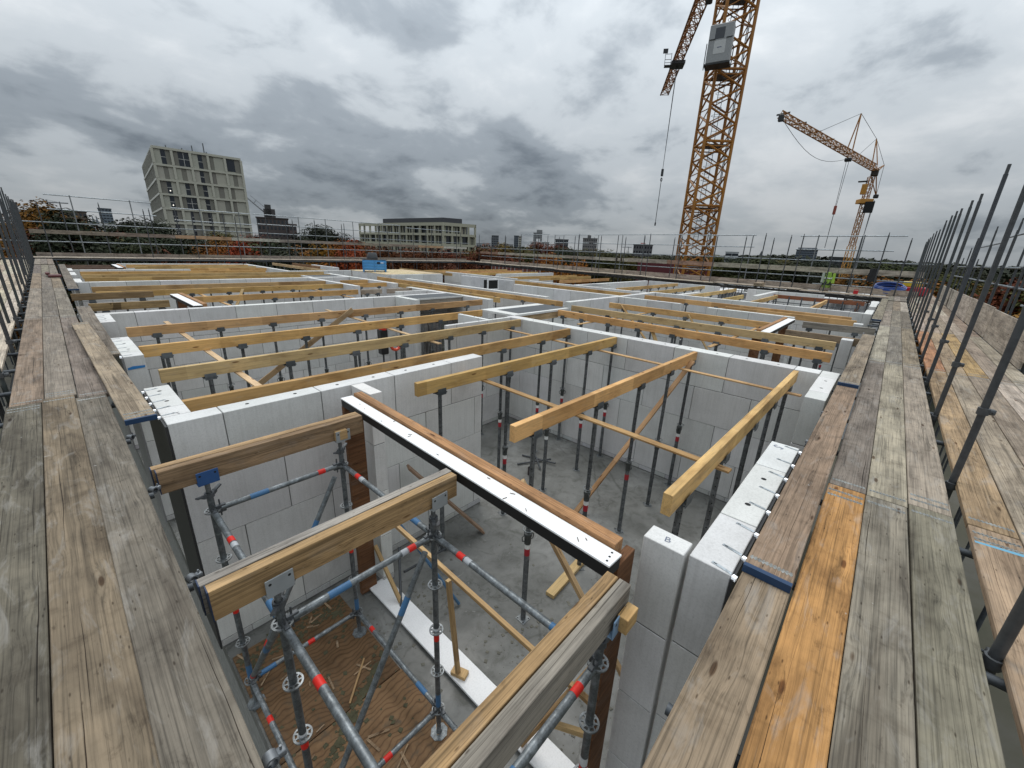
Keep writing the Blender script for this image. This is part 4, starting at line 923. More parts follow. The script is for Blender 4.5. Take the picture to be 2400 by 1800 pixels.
# ---- far left side
SF = thing('tube_scaffold', 'far left scaffold edge with rails, boards and plank deck before the trees', 'scaffold', (17, 41.5, -4))
FY = 42.0
hi = [1.8, 4.8, 8.9, 11.6, 16.4, 18.9, 21.7, 24.6, 27.2]
for x in hi: post(SF, x, FY+.1, -4, 4.03 if x < 6 else 3.82, c=(2.2, 2.3, 2.35), mat='steel', spigot=False, r=.034)
for i, x in enumerate((.2, 1.25, 3.1, 5.3, 5.75, 7.3, 8.1, 9.6, 10.4, 11.0, 12.9, 13.6, 14.9, 15.8, 17.8, 20.0, 20.7, 22.9, 24.0, 25.6, 28.9, 30.0, 31.5, 33, 34.6, 36.0)):
    post(SF, x, FY-(.9 if i % 3 == 0 else .0), -4, 3.35+.25*((i*7) % 3)/2, c=(1.3, 1.35, 1.4), r=.032)
for a, b_, z in ((.6, 6.0, 3.98), (.6, 6.15, 3.1), (7.1, 12.4, 3.76), (7.2, 12.5, 2.9), (12.7, 27.3, 3.8), (12.8, 27.3, 3.0), (28, 36, 3.6)): rod('rail', (a, FY+.15, z), (b_, FY+.15, z), .034, 'steel', SF, (1.7, 1.75, 1.8))
for z in (2.26, 1.06): rod('rail', (-2, FY+.05, z), (37.5, FY+.05, z), .034, 'steel', SF, (1.1, 1.15, 1.2))
for k in range(10):
    c = ((.25, .22, .18), (.26, .21, .17), (.42, .27, .17), (.5, .48, .44), (.28, .25, .22), (.27, .24, .21))[k % 6] if k else (.24, .21, .17)
    board(SF, (-.5+k*3.75, FY-.05, 1.55), (-.5+k*3.75+3.74, FY-.05, 1.55), .25, .035, c, 'guard_board')
    board(SF, (-.5+k*3.75, FY-.02, .13), (-.5+k*3.75+3.74, FY-.02, .13), .23, .035, (.27, .235, .20))
DF = thing('scaffold_walkway', 'far left plank deck seen edge-on behind the building', 'walkway', (17, 41.3, .1))
for k in range(7):
    for ri in range(4): plank(DF, (-1.2+k*5.5, 40.75+ri*.3), (-1.2+k*5.5+5.48, 40.75+ri*.3), .29, .11+.01*(ri % 2), rnd.choice(((.52, .49, .44), (.46, .42, .37), (.56, .53, .48))), bands=False)
for k in range(16): rod('transom', (k*2.4-.5, 40.4, -.02), (k*2.4-.5, 42.3, -.02), .034, 'dark_steel', SF, DK)
for z, y in ((-.04, 40.5), (-.04, 42.1), (-1.9, 42.1), (-1.9, 40.5)): rod('rail', (-2, y, z), (38, y, z), .03, 'dark_steel', SF, DK)
for k in range(12): rod('post', (k*3.1+.3, 40.5, -5), (k*3.1+.3, 40.5, -.03), .034, 'dark_steel', SF, DK)
# ---- far right side (skewed slightly outwards)
def FRp(y, off=0.0, z=0.0): return (31.25+.155*y+off, y, z)
SX = thing('tube_scaffold', 'far right scaffold edge with rails and boards in front of the yellow crane', 'scaffold', (33, 20, -4))
DX = thing('scaffold_walkway', 'far right plank deck seen edge-on below the yellow crane', 'walkway', (32, 20, 0))
for k in range(8):
    y0, y1 = -1.2+k*5.5, -1.2+k*5.5+5.48
    for ri in range(5): plank(DX, FRp(y0, .12+ri*.27)[:2], FRp(y1, .12+ri*.27)[:2], .262, -.03+.01*(ri % 2)+(.0, .05, .0, .03)[k % 4]+.012*max(0, k-3), rnd.choice(((.50, .46, .40), (.45, .40, .34), (.54, .51, .46))), bands=False)
for i, y in enumerate((-.2, .8, 2.0, 3.1, 5.0, 5.5, 6.7, 7.0, 8.5, 10.2, 11.3, 12.9, 14.0, 15.7, 16.8, 18.1, 19.6, 20.8, 22.4, 23.5, 24.9, 26.2, 27.8, 29.3, 30.9, 32.2, 33.6, 35.0, 36.4, 37.8, 39.2, 40.5)):
    p = FRp(y, .35 if i % 2 else 1.5); post(SX, p[0], p[1], -4, 3.05+.12*((i*5) % 3), c=(1.2, 1.25, 1.3), r=.032)
for y in (1.9, 4.2, 8.1, 10.6, 13.6, 16.9, 19.2, 22, 24.5, 26.6, 29, 31.2): p = FRp(y, 1.62); post(SX, p[0], p[1], -4, 3.34, c=(2.3, 2.4, 2.5), mat='steel', spigot=False, r=.034)
for a, b_, z in ((.0, 5.2, 3.28), (.4, 5.3, 2.46), (7.9, 12.0, 3.34), (7.9, 12.0, 2.55), (12.2, 22.6, 3.4), (12.2, 22.6, 2.6), (23.2, 28.0, 3.4), (23.2, 28, 2.62), (28.8, 33.2, 3.45), (28.8, 33.2, 2.65)): rod('rail', FRp(a, 1.66, z), FRp(b_, 1.66, z), .034, 'steel', SX, (1.7, 1.75, 1.8))
for z in (1.8, .8): rod('rail', FRp(-1.5, 1.58, z), FRp(41.5, 1.58, z), .034, 'steel', SX, (1.1, 1.15, 1.2))
for k in range(11):
    c = ((.40, .37, .31), (.40, .36, .30), (.38, .345, .29), (.33, .2, .15), (.36, .32, .27), (.42, .385, .33), (.34, .30, .25))[k % 7]
    board(SX, FRp(-1.2+k*3.9, 1.5, 1.08), FRp(-1.2+k*3.9+3.88, 1.5, 1.08), .32 if k < 5 else .28, .035, c, 'guard_board')
    board(SX, FRp(-1.2+k*3.9, 1.52, -.01), FRp(-1.2+k*3.9+3.88, 1.52, -.01+.0), .34, .035, (.38, .315, .265))
for k in range(22): rod('transom', FRp(k*2-1, -.1, -.1), FRp(k*2-1, 1.7, -.1), .034, 'dark_steel', SX, DK)
for z, o_ in ((-.12, .05), (-.12, 1.6), (-1.6, .1), (-2.2, 1.6)): rod('rail', FRp(-2, o_, z), FRp(42, o_, z), .03, 'dark_steel', SX, DK)
for k in range(14): p = FRp(k*3, .1); rod('post', (p[0], p[1], -5), (p[0], p[1], -.1), .034, 'dark_steel', SX, DK)
for k in range(7): board(SF, (-1.2+k*5.5, 40.56, -.14), (-1.2+k*5.5+5.48, 40.56, -.14), .2, .04, (.03, .028, .026), 'ledger_shade_board')  # near-black boards: deck edge beams with the shadow below the deck painted in
for k in range(8): board(SX, FRp(-1.2+k*5.5, -.06, -.3), FRp(-1.2+k*5.5+5.48, -.06, -.3), .22, .04, (.03, .028, .026), 'ledger_shade_board')  # same on the right: edge beams, coloured near black to carry under-deck shade
# ================================================================== LOOSE THINGS ON THE BUILDING
bx = thing('site_box', 'bright blue ribbed steel site box standing on the plywood platform', 'box', (14.15, 25.0, .02))
BA = R_(-28); bc, bs = math.cos(BA), math.sin(BA)
def bxp(x, y, z): return (14.15+x*bc-y*bs, 25.0+x*bs+y*bc, .02+z)
def bput(nm, mb, mat, c): return put(nm, mb.mesh(nm, mat), bx, (14.15, 25.0, .02), (0, 0, BA), c)
BLU = (.07, .27, .55)
bput('body', MB().cbox(-.72, .72, -.4, .4, .1, .72, .01), 'paint', BLU)
for z in (.2, .38, .56): bput('rib', MB().cbox(-.73, .73, -.425, -.401, z, z+.06, .006), 'paint', (.08, .30, .60))
for x in (-.7, 0, .66): bput('corner_post', MB().cbox(x-.03, x+.03, -.44, -.402, 0, .72, .005), 'paint', (.06, .24, .5))
for x in (-.66, .66): bput('foot', MB().cbox(x-.05, x+.05, -.38, .38, 0, .1, .005), 'paint', (.04, .16, .34))
bput('label_plate', MB().cbox(.15, .34, -.432, -.426, .5, .62, .002), 'paint', (.01, .015, .03)); bput('label_plate', MB().cbox(.38, .55, -.432, -.426, .53, .6, .002), 'paint', (.5, .6, .75))
lid = bput('lid', MB().add([(-.85,-.42,.80),(.75,-.42,.735),(.75,.42,.735),(-.85,.42,.80),(-.85,-.42,.83),(.75,-.42,.76),(.75,.42,.76),(-.85,.42,.83)], [(3,2,1,0),(4,5,6,7),(0,1,5,4),(1,2,6,5),(2,3,7,6),(3,0,4,7)]), 'paint', (.02, .022, .026))
tag(put('mortar_tub', smesh(MB().lathe([(.34, 0), (.345, .03), (.27, .36), (.25, .38), (0, .385)], 20), 'tub', 'paint'), None, bxp(-.1, 0, .79), None, (.05, .055, .06)), 'black rubber tub upside down on the blue site box lid', 'tub')
hz = thing('hose_coil', 'coil of blue hose lying on the far end of the right deck', 'hose', (33.4, .15, .04))
for k in range(6): put('loop', smesh(MB().ring((.02*(k % 2), .03*(k % 3)-.03, .055*k),   .72-.045*(k % 3), .04, 40, 8, 'z'), 'loop', 'gloss'), hz, (33.5, .1, .28), (0, R_(-13), 0), jit((.012, .055, .26), .15))
rc = thing('power_cable_reel', 'red plastic case with yellow lid behind the blue hose coil', 'case', (34.6, -1.0, 0))
put('case', MB().cbox(34.2, 35.4, -1.6, -.4, .03, .5, .05).mesh('case', 'gloss'), rc, (0, 0, 0), None, (.4, .015, .03)); put('lid', MB().cbox(34.3, 35.3, -1.3, -.45, .5, .8, .04).mesh('lid', 'gloss'), rc, (0, 0, 0), None, (.62, .45, .03))
rbx = thing('toolbox', 'small red box on the far right deck beside the blue hose', 'box', (31.7, 1.48, .0))
put('body', MB().cbox(31.62, 31.8, 1.38, 1.6, .0, .2, .01).mesh('body', 'gloss'), rbx, (0, 0, 0), None, (.45, .015, .02)); put('handle', MB().bar((31.71, 1.4, .2), (31.71, 1.4, .27), .02, .02).bar((31.71, 1.58, .2), (31.71, 1.58, .27), .02, .02).bar((31.71, 1.4, .26), (31.71, 1.58, .26), .02, .02).mesh('handle', 'gloss'), rbx, (0, 0, 0), None, (.5, .02, .02))
# hi-vis jacket and dark bag hung on posts
def cloth(name, x, y, z0, z1, w0, w1, c, par, seed=1):
    r = random.Random(seed); n, m_ = 10, 9; vs = []
    for j in range(m_):
        t = j/(m_-1); wd = w0+(w1-w0)*t
        for i in range(n*2):
            a = 2*math.pi*i/(n*2); k = 1+.16*math.sin(5*a+j*.4)+r.uniform(-.05, .05)
            vs.append((x+.22*wd*k*math.cos(a), y+.5*wd*k*math.sin(a), z1+(z0-z1)*t+r.uniform(-.02, .02)))
    F = [(j*2*n+i, j*2*n+(i+1) % (2*n), (j+1)*2*n+(i+1) % (2*n), (j+1)*2*n+i) for j in range(m_-1) for i in range(2*n)]+[tuple(range(2*n))]
    return put(name, smesh(MB().add(vs, F), name, 'paint', ang=80), par, (0, 0, 0), None, c)
jk = thing('hi_vis_jacket', 'yellow-green hi-vis jacket with dark hem hanging on the far right railing', 'jacket', (32.6, 3.05, .2))
cloth('body', 32.6, 3.05, .45, 1.12, .24, .42, (.22, .36, .05), jk, 2); cloth('hem', 32.6, 3.05, .36, .56, .44, .46, (.02, .025, .02), jk, 3); cloth('lower_stripe', 32.6, 3.05, .2, .37, .46, .42, (.2, .3, .05), jk, 4)
for s_ in (-.27, .27): cloth('sleeve', 32.55, 3.05+s_, .5, 1.08, .12, .16, (.30, .48, .06) if s_ < 0 else (.35, .4, .33), jk, 6)
cloth('reflective_strip', 32.6, 3.05, .74, .80, .46, .47, (.6, .63, .6), jk, 5)
for s_ in (-.2, .22): put('strap', MB().bar((32.5, 3.05+s_, .4), (32.5, 3.05+s_*1.4, .02), .05, .03).mesh('strap', 'paint'), jk, (0, 0, 0), None, (.01, .01, .01))
bgk = thing('dark_bag', 'black bag hung over the far right guard board', 'bag', (32.7, 1.0, .8)); cloth('bag', 32.55, 1.0, .72, 1.45, .3, .46, (.008, .009, .01), bgk, 8)
st_ = thing('board_stack', 'small stack of boards lying on the far right deck', 'boards', (32.2, 7.0, 0))
for k in range(4): put('board', MB().cbox(31.9, 33.0, 6.5, 6.95, .03+k*.05, .07+k*.05, .004).mesh('b', 'plank_wood'), st_, (0, 0, 0), None, jit((.36, .28, .2), .1))
cz = thing('clamp_pile', 'pair of dark red clamps lying on the left walkway far end', 'clamps', (0, 24.4, 0))
put('clamp', MB().cbox(-.16, .2, 24.0, 24.5, .01, .1, .02).cbox(-.22, -.1, 24.3, 24.8, .09, .17, .02).mesh('clamp', 'paint'), cz, (0, 0, 0), None, (.10, .03, .03)); put('wedge', MB().add([(-.2, 24.7, .05), (-.1, 24.7, .05), (-.14, 25.6, .12), (-.18, 25.6, .05), (-.15, 24.7, .22)], [(0,1,2,3),(0,4,2,3),(0,1,4),(1,2,4)]).mesh('wedge', 'paint'), cz, (0, 0, 0), None, (.5, .46, .42))
# guard rails and lower works inside the far right stair opening
ri_ = thing('stair_opening_rails', 'rusty and dark guard rails round the stair opening at far right', 'railing', (23.5, 2.5, ZF))
for z in (-.35, -.7, -1.05):
    rod('rail', (20.5, .9, z), (25.3, .9, z), .022, 'dark_steel', ri_, DK); rod('rail', (25.3, .9, z), (25.3, 4.5, z), .022, 'dark_steel', ri_, DK); rod('rail', (20.8, 3.6, z-.1), (25.3, 3.9, z-.1), .022, 'dark_steel', ri_, DK)
for k in range(9): rod('post', (20.6+k*.58, .9, ZF), (20.6+k*.58, .9, -.1), .022, 'paint' if k % 3 == 0 else 'dark_steel', ri_, (.2, .08, .03) if k % 3 == 0 else DK)
for k in range(7): rod('post', (25.3, 1.0+k*.55, ZF), (25.3, 1.0+k*.55, -.05), .03, 'dark_steel', ri_, DK)
struct(put('screed', MB().box(19.8, 28.1, .6, 8.3, ZF+.004, ZF+.03).mesh('screed', 'block'), None, (0, 0, 0), None, (.72, .72, .72)))
yv = thing('yellow_trestle', 'yellow steel trestle standing on the pale floor in the stair opening', 'trestle', (23.9, 3.2, ZF))
for a, b_ in (((23.6, 2.9, ZF), (23.8, 3.2, -1.6)), ((24.1, 2.9, ZF), (23.9, 3.2, -1.6)), ((23.6, 3.6, ZF), (23.8, 3.3, -1.6)), ((24.1, 3.6, ZF), (23.9, 3.3, -1.6)), ((23.6, 2.9, -2.2), (24.1, 3.6, -2.2))): rod('leg', a, b_, .03, 'paint', yv, (.55, .45, .06))

# ================================================================== TOWER CRANES
CY = (.46, .235, .035); CDK = (.17, .085, .03)
def lattice(parent, pts4_0, pts4_1, nseg, rc_, rd, c, names=('chord', 'lacing'), mat='paint', cross=True):
    """4 (or 3) chords between two polygons; lacing joined per face"""
    n = len(pts4_0); A = [Vector(p) for p in pts4_0]; B = [Vector(p) for p in pts4_1]
    for a, b_ in zip(A, B): rod(names[0], a, b_, rc_, mat, parent, c, 8)
    for f in range(n):
        a0, b0, a1, b1 = A[f], B[f], A[(f+1) % n], B[(f+1) % n]
        mb = MB()
        for k in range(nseg):
            t0, t1 = k/nseg, (k+1)/nseg
            p, q = a0.lerp(b0, t0), a1.lerp(b1, t1)
            if k % 2: p, q = a1.lerp(b1, t0), a0.lerp(b0, t1)
            mb.tube(p, q, rd, 6)
            if cross: mb.tube(a0.lerp(b0, t1), a1.lerp(b1, t1), rd*.8, 5)
        stuff(put(names[1], mb.mesh(names[1], mat), parent, (0, 0, 0), None, c))
def sq(cx_, cy_, z, a, s): return [(cx_+s/2*math.sqrt(2)*math.cos(a+k*math.pi/2+math.pi/4), cy_+s/2*math.sqrt(2)*math.sin(a+k*math.pi/2+math.pi/4), z) for k in range(4)]
MXY = (40.56, 14.25); MA = R_(19.4+20); MS = 2.3
K1 = thing('tower_crane', 'tall yellow lattice tower crane with grey operator cabin on the right', 'crane', (*MXY, GZ))
zs = [GZ, -8.8, -3.8, 1.0, 6.0, 10.95, 16.0, 21.2, 26.4, 29.5]
for i in range(len(zs)-1):
    sec = sq(*MXY, zs[i], MA, MS); sec1 = sq(*MXY, zs[i+1], MA, MS); c = tuple(CY[j]+(CDK[j]-CY[j])*min(1, max(0, (zs[i]-3)/16)) for j in range(3))
    c = jit((.27, .108, .012), .08)
    for a, b_ in zip(sec, sec1): rod('mast_leg', a, b_, .135, 'paint', K1, c, 8)
    for f in range(4):
        mb = MB(); a0, b0, a1, b1 = (Vector(v) for v in (sec[f], sec1[f], sec[(f+1) % 4], sec1[(f+1) % 4]))
        for k in range(2):
            p = a0.lerp(b0, k/2+.02); q = a1.lerp(b1, k/2+.25); r_ = a0.lerp(b0, k/2+.48)
            mb.tube(p, q, .08, 6); mb.tube(q, r_, .08, 6)
            u_ = a1.lerp(b1, k/2+.02); x_ = a0.lerp(b0, k/2+.25); mb.tube(u_, x_, .045, 5); mb.tube(x_, a1.lerp(b1, k/2+.48), .045, 5)
        mb.tube(b0, b1, .1, 6); mb.tube(b0-Vector((0, 0, .35)), b1-Vector((0, 0, .35)), .05, 6)
        stuff(put('mast_lacing', mb.mesh('lacing', 'paint'), K1, (0, 0, 0), None, c))
    # platform and ladder of the section
    pf = put('platform', MB().box(-.85, .85, -.85, .85, 0, .05).mesh('platform', 'dark_steel'), K1, (*MXY, zs[i+1]-.2), (0, 0, MA), (1, 1, 1))
    ld = MB()
    lx, ly_ = MXY[0]+.35*math.cos(MA), MXY[1]+.35*math.sin(MA)
    for s_ in (-.2, .2): ld.tube((lx+s_*math.sin(MA), ly_-s_*math.cos(MA), zs[i]), (lx+s_*math.sin(MA)+.25, ly_-s_*math.cos(MA), zs[i+1]), .025, 5)
    for k in range(14): z = zs[i]+(zs[i+1]-zs[i])*k/14; ld.tube((lx+.2*math.sin(MA)+.25*k/14, ly_-.2*math.cos(MA), z), (lx-.2*math.sin(MA)+.25*k/14, ly_+.2*math.cos(MA), z), .015, 5)
    for k in range(5): ld.ring((lx+.25*k/5-.1, ly_, zs[i]+2.2+k*.55), .34, .015, 14, 5)
    stuff(put('ladder', ld.mesh('ladder', 'dark_steel'), K1, (0, 0, 0), None, (1.6, 1.6, 1.6)))
cbl = MB()
for dx in (-.9, -.8): cbl.tube((MXY[0]+1.0, MXY[1]+dx, -5), (MXY[0]+1.0, MXY[1]+dx, 28), .035, 6)
stuff(put('cable', cbl.mesh('cable', 'paint'), K1, (0, 0, 0), None, (.01, .01, .01)))
# cabin lift on the camera side
CAv = Vector((math.cos(R_(20.3)), math.sin(R_(20.3)), 0)); CS = Vector((CAv.y, -CAv.x, 0))
cb0 = CAv*40.4; cang = math.atan2(CAv.y, CAv.x)
def cput(nm, x0, x1, y0, y1, z0, z1, mat, c, ch=.02): return put(nm, MB().cbox(x0, x1, y0, y1, z0, z1, ch).mesh(nm, mat), K1, (cb0.x, cb0.y, 15.85), (0, 0, cang+R_(-8)), c)
cput('cabin', -.45, .55, -.82, .82, 0, 2.45, 'paint', (.25, .26, .265), .05); cput('cabin_window', -.46, -.44, -.25, .4, 1.5, 2.2, 'window_glass', (1, 1, 1), .005)
cput('cabin_sign', -.462, -.449, -.42, .38, .55, 1.4, 'paint', (.42, .43, .43), .003); cput('sign_stripe', -.467, -.461, -.17, .13, .93, .98, 'paint', (.03, .05, .12), .001)
for a in (-.62, .55): cput('grab_bar', -.5, -.45, a-.22, a+.22, 1.48, 1.52, 'dark_steel', (.5, .5, .5), .005)
cput('cabin_floor_frame', -.5, .6, -.9, .9, -.12, -.01, 'dark_steel', (.4, .4, .4), .01)
cput('ledge_rail', -.5, -.44, .86, .92, -.4, 1.3, 'dark_steel', (.5, .5, .5), .01)
fb = MB()
for a, b_ in (((1.6, -1.0, -.6), (1.6, -1.0, 1.6)), ((1.6, -1.0, 1.6), (1.2, -.4, 2.4)), ((1.6, -1.0, -.6), (1.0, -.5, -.5)), ((1.6, -1.0, 1.0), (1.0, -.5, .2))): fb.tube(a, b_, .04, 6)
put('cable_bracket', fb.mesh('bracket', 'dark_steel'), K1, (cb0.x, cb0.y, 15.85), (0, 0, cang), (.6, .6, .6))
fl_ = Vector(sq(*MXY, 20.5, MA, MS)[1]); put('floodlight', MB().cbox(-.25, .25, -.25, .25, -.2, .25, .08).mesh('flood', 'dark_steel'), K1, (CAv*41.0+CS*-1.3+Vector((0, 0, 20.3))), (0, .4, cang), (.6, .6, .6))
# jib: triangular lattice running away to the left, above the frame at its root
JH_ = 29.9; j0 = Vector((*MXY, JH_)); j1 = Vector((82.8, 39.3, JH_-.1)); jd = (j1-j0).normalized(); js = Vector((-jd.y, jd.x, 0))
def jt(p, w_, h_): return [p+js*w_/2, p-js*w_/2, p+Vector((0, 0, h_))]
lattice(K1, jt(j0, 1.5, 1.7), jt(j0.lerp(j1, .999), 1.35, .9), 34, .11, .06, (.24, .09, .015), ('jib_chord', 'jib_lacing'))
trp = Vector((71.1, 32.3, JH_-.25))
put('trolley', MB().cbox(-1.1, 1.1, -1.0, 1.0, -.35, .1, .05).cbox(-.4, .4, .9, 1.9, -.35, -.2, .02).mesh('trolley', 'dark_steel'), K1, trp, (0, 0, math.atan2(jd.y, jd.x)), (.6, .6, .6))
bk = MB()
for a, b_ in (((0, 1.0, -.2), (0, 1.0, 1.4)), ((0, 1.9, -.2), (0, 1.9, 1.4)), ((0, 1.0, .6), (0, 1.9, .6)), ((0, 1.0, 1.3), (0, 1.9, 1.3)), ((0, 1.0, .2), (0, 1.9, .2))): bk.tube(a, b_, .04, 5)
put('trolley_basket', bk.mesh('basket', 'dark_steel'), K1, trp, (0, 0, math.atan2(jd.y, jd.x)), (1.5, 1.5, 1.5))
put('trolley_sign', MB().cbox(-.05, .05, 1.6, 2.3, 1.4, 2.0, .01).mesh('sg', 'dark_steel'), K1, trp, (0, 0, math.atan2(jd.y, jd.x)), (.4, .4, .4))
rp = trp+Vector((0, 0, -.3)); put('hoist_rope', MB().tube((-.12, 0, 0), (0, 0, -14.2), .035, 6).tube((.12, 0, 0), (0, 0, -14.2), .035, 6).mesh('rope', 'dark_steel'), K1, rp, None, (.6, .6, .6))
put('hook_block', MB().cbox(-.2, .2, -.15, .15, -15.2, -14.1, .05).mesh('hb', 'dark_steel'), K1, rp, None, (.5, .5, .5)); put('hook', smesh(MB().ring((0, 0, -15.7), .25, .07, 16, 6, 'y'), 'hook', 'dark_steel'), K1, rp, None, (.6, .6, .6))
put('sling_chain', MB().tube((0, 0, -15.9), (.0, 0, -22.6), .05, 6).tube((0, 0, -22.3), (0, 0, -22.8), .12, 6).mesh('ch', 'dark_steel'), K1, rp, None, (.6, .6, .6))
# second crane
D2 = 110.0
def P2(az, k, D): return Vector((D*math.cos(R_(az)), D*math.sin(R_(az)), 1.7+k*D))
K2 = thing('tower_crane', 'smaller orange lattice crane with raised A-frame and black ballast, far right', 'crane', (*P2(4.12, 0, D2)[:2], GZ))
m0 = P2(4.12, 0, D2); CC = (.29, .12, .02)
lattice(K2, sq(m0.x, m0.y, GZ, .5, 1.05), sq(m0.x, m0.y, 5.0, .5, 1.05), 14, .07, .035, (.45, .22, .04), ('mast_leg', 'mast_lacing'))
lattice(K2, sq(m0.x, m0.y, 5.0, .5, .8), sq(m0.x, m0.y, 17.6, .5, .8), 18, .075, .042, CC, ('mast_leg', 'mast_lacing'))
jr = P2(3.95, .1535, D2); jt_ = P2(13.09, .2525, (17.9-1.7+.9)/.2525)
dj = (jt_-jr).normalized(); sj = Vector((-dj.y, dj.x, 0)).normalized()
def jj(p, w_, h_): return [p+sj*w_/2, p-sj*w_/2, p+Vector((0, 0, h_))]
lattice(K2, jj(jr, 1.0, 1.1), jj(jt_, .8, .75), 40, .075, .042, CC, ('jib_chord', 'jib_lacing'))
ap1 = jr.lerp(jt_, .36)+Vector((0, 0, 6.2)); base1 = jr.lerp(jt_, .38)
ap0 = P2(4.56, .2034, D2); br = P2(3.40, .1617, D2+1); bal = P2(3.34, .1134, D2+2)
def strut(nm, a, b_, r=.09, c=CC): return rod(nm, a, b_, r, 'paint', K2, c, 6)
for s_ in (-.4, .4):
    strut('a_frame', base1+sj*s_+Vector((0, 0, .8)), ap1); strut('a_frame', jr+sj*s_+Vector((0, 0, .8))+dj*1.5, ap0); strut('tie_strut', jr+sj*s_, br); strut('tie_strut', jr+sj*s_-Vector((0, 0, 1)), bal)
for a, b_ in ((ap1, jr.lerp(jt_, .7)+Vector((0, 0, .9))), (ap0, ap1), (ap0, br), (br, bal), (ap0, jr.lerp(jt_, .26)+Vector((0, 0, 1)))): rod('tie_rope', a, b_, .035, 'dark_steel', K2, (.5, .5, .5), 5)
put('slew_head', MB().cbox(-.55, .55, -.55, .55, -.9, .3, .1).mesh('sh', 'dark_steel'), K2, jr, None, (.6, .5, .4)); put('pulley_block', MB().cbox(-.5, .5, -.4, .4, -.4, .25, .1).mesh('pb', 'dark_steel'), K2, bal, None, (.5, .5, .5))
put('panel', MB().cbox(-.3, .3, -.72, .72, -1.0, 1.0, .02).mesh('pn', 'dark_steel'), K2, P2(3.65, .0955, D2-1), (0, 0, .1), (.12, .13, .14)); put('collar', MB().cbox(-.9, .9, -1.1, 1.1, -.4, .4, .05).mesh('cl', 'paint'), K2, (m0.x, m0.y, 1.7+.105*D2), (0, 0, .5), (.40, .19, .03))
put('walkway', MB().cbox(-.5, .5, -.7, .7, -.12, .05, .02).mesh('ww', 'dark_steel'), K2, P2(4.7, .138, D2), None, (.5, .5, .5)); put('cabinet', MB().cbox(-.4, .4, -.4, .4, -.9, .9, .05).mesh('cabinet', 'paint'), K2, P2(4.45, .125, D2-1), None, (.42, .2, .03))
put('jib_nose', MB().cbox(-.25, .25, -.3, .3, -.45, .3, .06).mesh('nose', 'dark_steel'), K2, jt_, None, (.5, .5, .5))
for k in range(6): q = jr.lerp(jt_, .3+.13*k)+Vector((0, 0, 1.0)); put('jib_flag', MB().bar((0, 0, 0), tuple(sj*-1.6), .06, .2).mesh('jf', 'dark_steel'), K2, q, None, (.6, .6, .6))
tq = jr.lerp(jt_, .37); tq.z -= .4
put('trolley', MB().cbox(-.55, .55, -.45, .45, -.4, .05, .05).mesh('t2', 'dark_steel'), K2, tq, None, (.4, .4, .4))
Dt = math.hypot(tq.x, tq.y); hk = Vector((tq.x, tq.y, 1.7+.096*Dt))
for s_ in (-.18, .18): rod('hoist_rope', tq+sj*s_, hk+sj*s_*.3, .035, 'dark_steel', K2, (.6, .6, .6), 5)
put('hook_block', MB().cbox(-.25, .25, -.2, .2, -1.1, .3, .05).mesh('h2', 'paint'), K2, hk, None, (.25, .06, .04)); rod('sling_chain', hk-Vector((0, 0, 1)), Vector((tq.x, tq.y, 1.7+.026*Dt)), .05, 'dark_steel', K2, (.6, .6, .6), 5)
prv = jt_.copy()
for k in range(1, 13):
    t = k/12; q = jt_.lerp(tq, t)-Vector((0, 0, 2.2*math.sin(math.pi*t)))
    rod('slack_rope', prv, q, .03, 'dark_steel', K2, (.6, .6, .6), 5); prv = q
put('rope_bundle', MB().tube((.3, 0, 0), (.9, .3, -13), .05, 5).tube((-.2, 0, 0), (.5, .3, -13), .05, 5).tube((0, .2, 0), (.7, .1, -13), .05, 5).mesh('rb', 'dark_steel'), K2, bal-Vector((0, 0, .8)), None, (2.5, 2.5, 2.5))

# ================================================================== BUILDINGS
def polar(az, D, z=0.0): return Vector((D*math.cos(R_(az)), D*math.sin(R_(az)), z))
FR_C = (.40, .395, .33); LT = (.345, .34, .285); DKP = (.165, .16, .135)
TWB = thing('apartment_tower', 'tall beige concrete-grid apartment tower with dark windows, upper left', 'building', polar(80.95, 145, GZ))
o0 = polar(80.95, 145); ex = Vector((.9965, -.084, 0)); ey = Vector((.084, .9965, 0)); FH = 3.42; TOP = 22.9; NB = 5; BWd = 18.9/NB; DEP = 44
Mx = Matrix((ex, ey, Vector((0, 0, 1)))).transposed(); tq_ = Mx.to_quaternion()
def tput(nm, mb, mat, c, parent=TWB, org=None, q=None): return put(nm, mb.mesh(nm, mat), parent, org if org is not None else o0, q or tq_, c)
tput('wall', MB().box(.3, NB*BWd-.3, .45, DEP, GZ, TOP-.6), 'paint', LT)
roof = tput('roof', MB().box(.0, NB*BWd, .0, DEP, TOP-.55, TOP), 'paint', FR_C)
for (x, y, h_) in ((3, 1.5, .7), (6.2, 1, .5), (8.5, 2, 1.6), (10.9, 1, 2.4), (11.5, 2, .6)): put('roof_vent', MB().cbox(-.12, .12, -.12, .12, 0, h_, .02).mesh('rv', 'dark_steel'), roof, o0+ex*x+ey*y+Vector((0, 0, TOP)), None, (1.5, 1.5, 1.5))
nfl = 11
for k in range(nfl+1): z = TOP-.55-k*FH; tput('floor_band', MB().box(-.05, NB*BWd+.05, -.02, .46, z-.45, z+.02), 'paint', FR_C) if k else None
for k in range(nfl):
    z1 = TOP-.5-k*FH
    for b_ in range(NB+1): x = b_*BWd; tput('column', MB().box(x-.27, x+.27, .0, .46, z1-FH+.02, z1-.1), 'paint', FR_C)
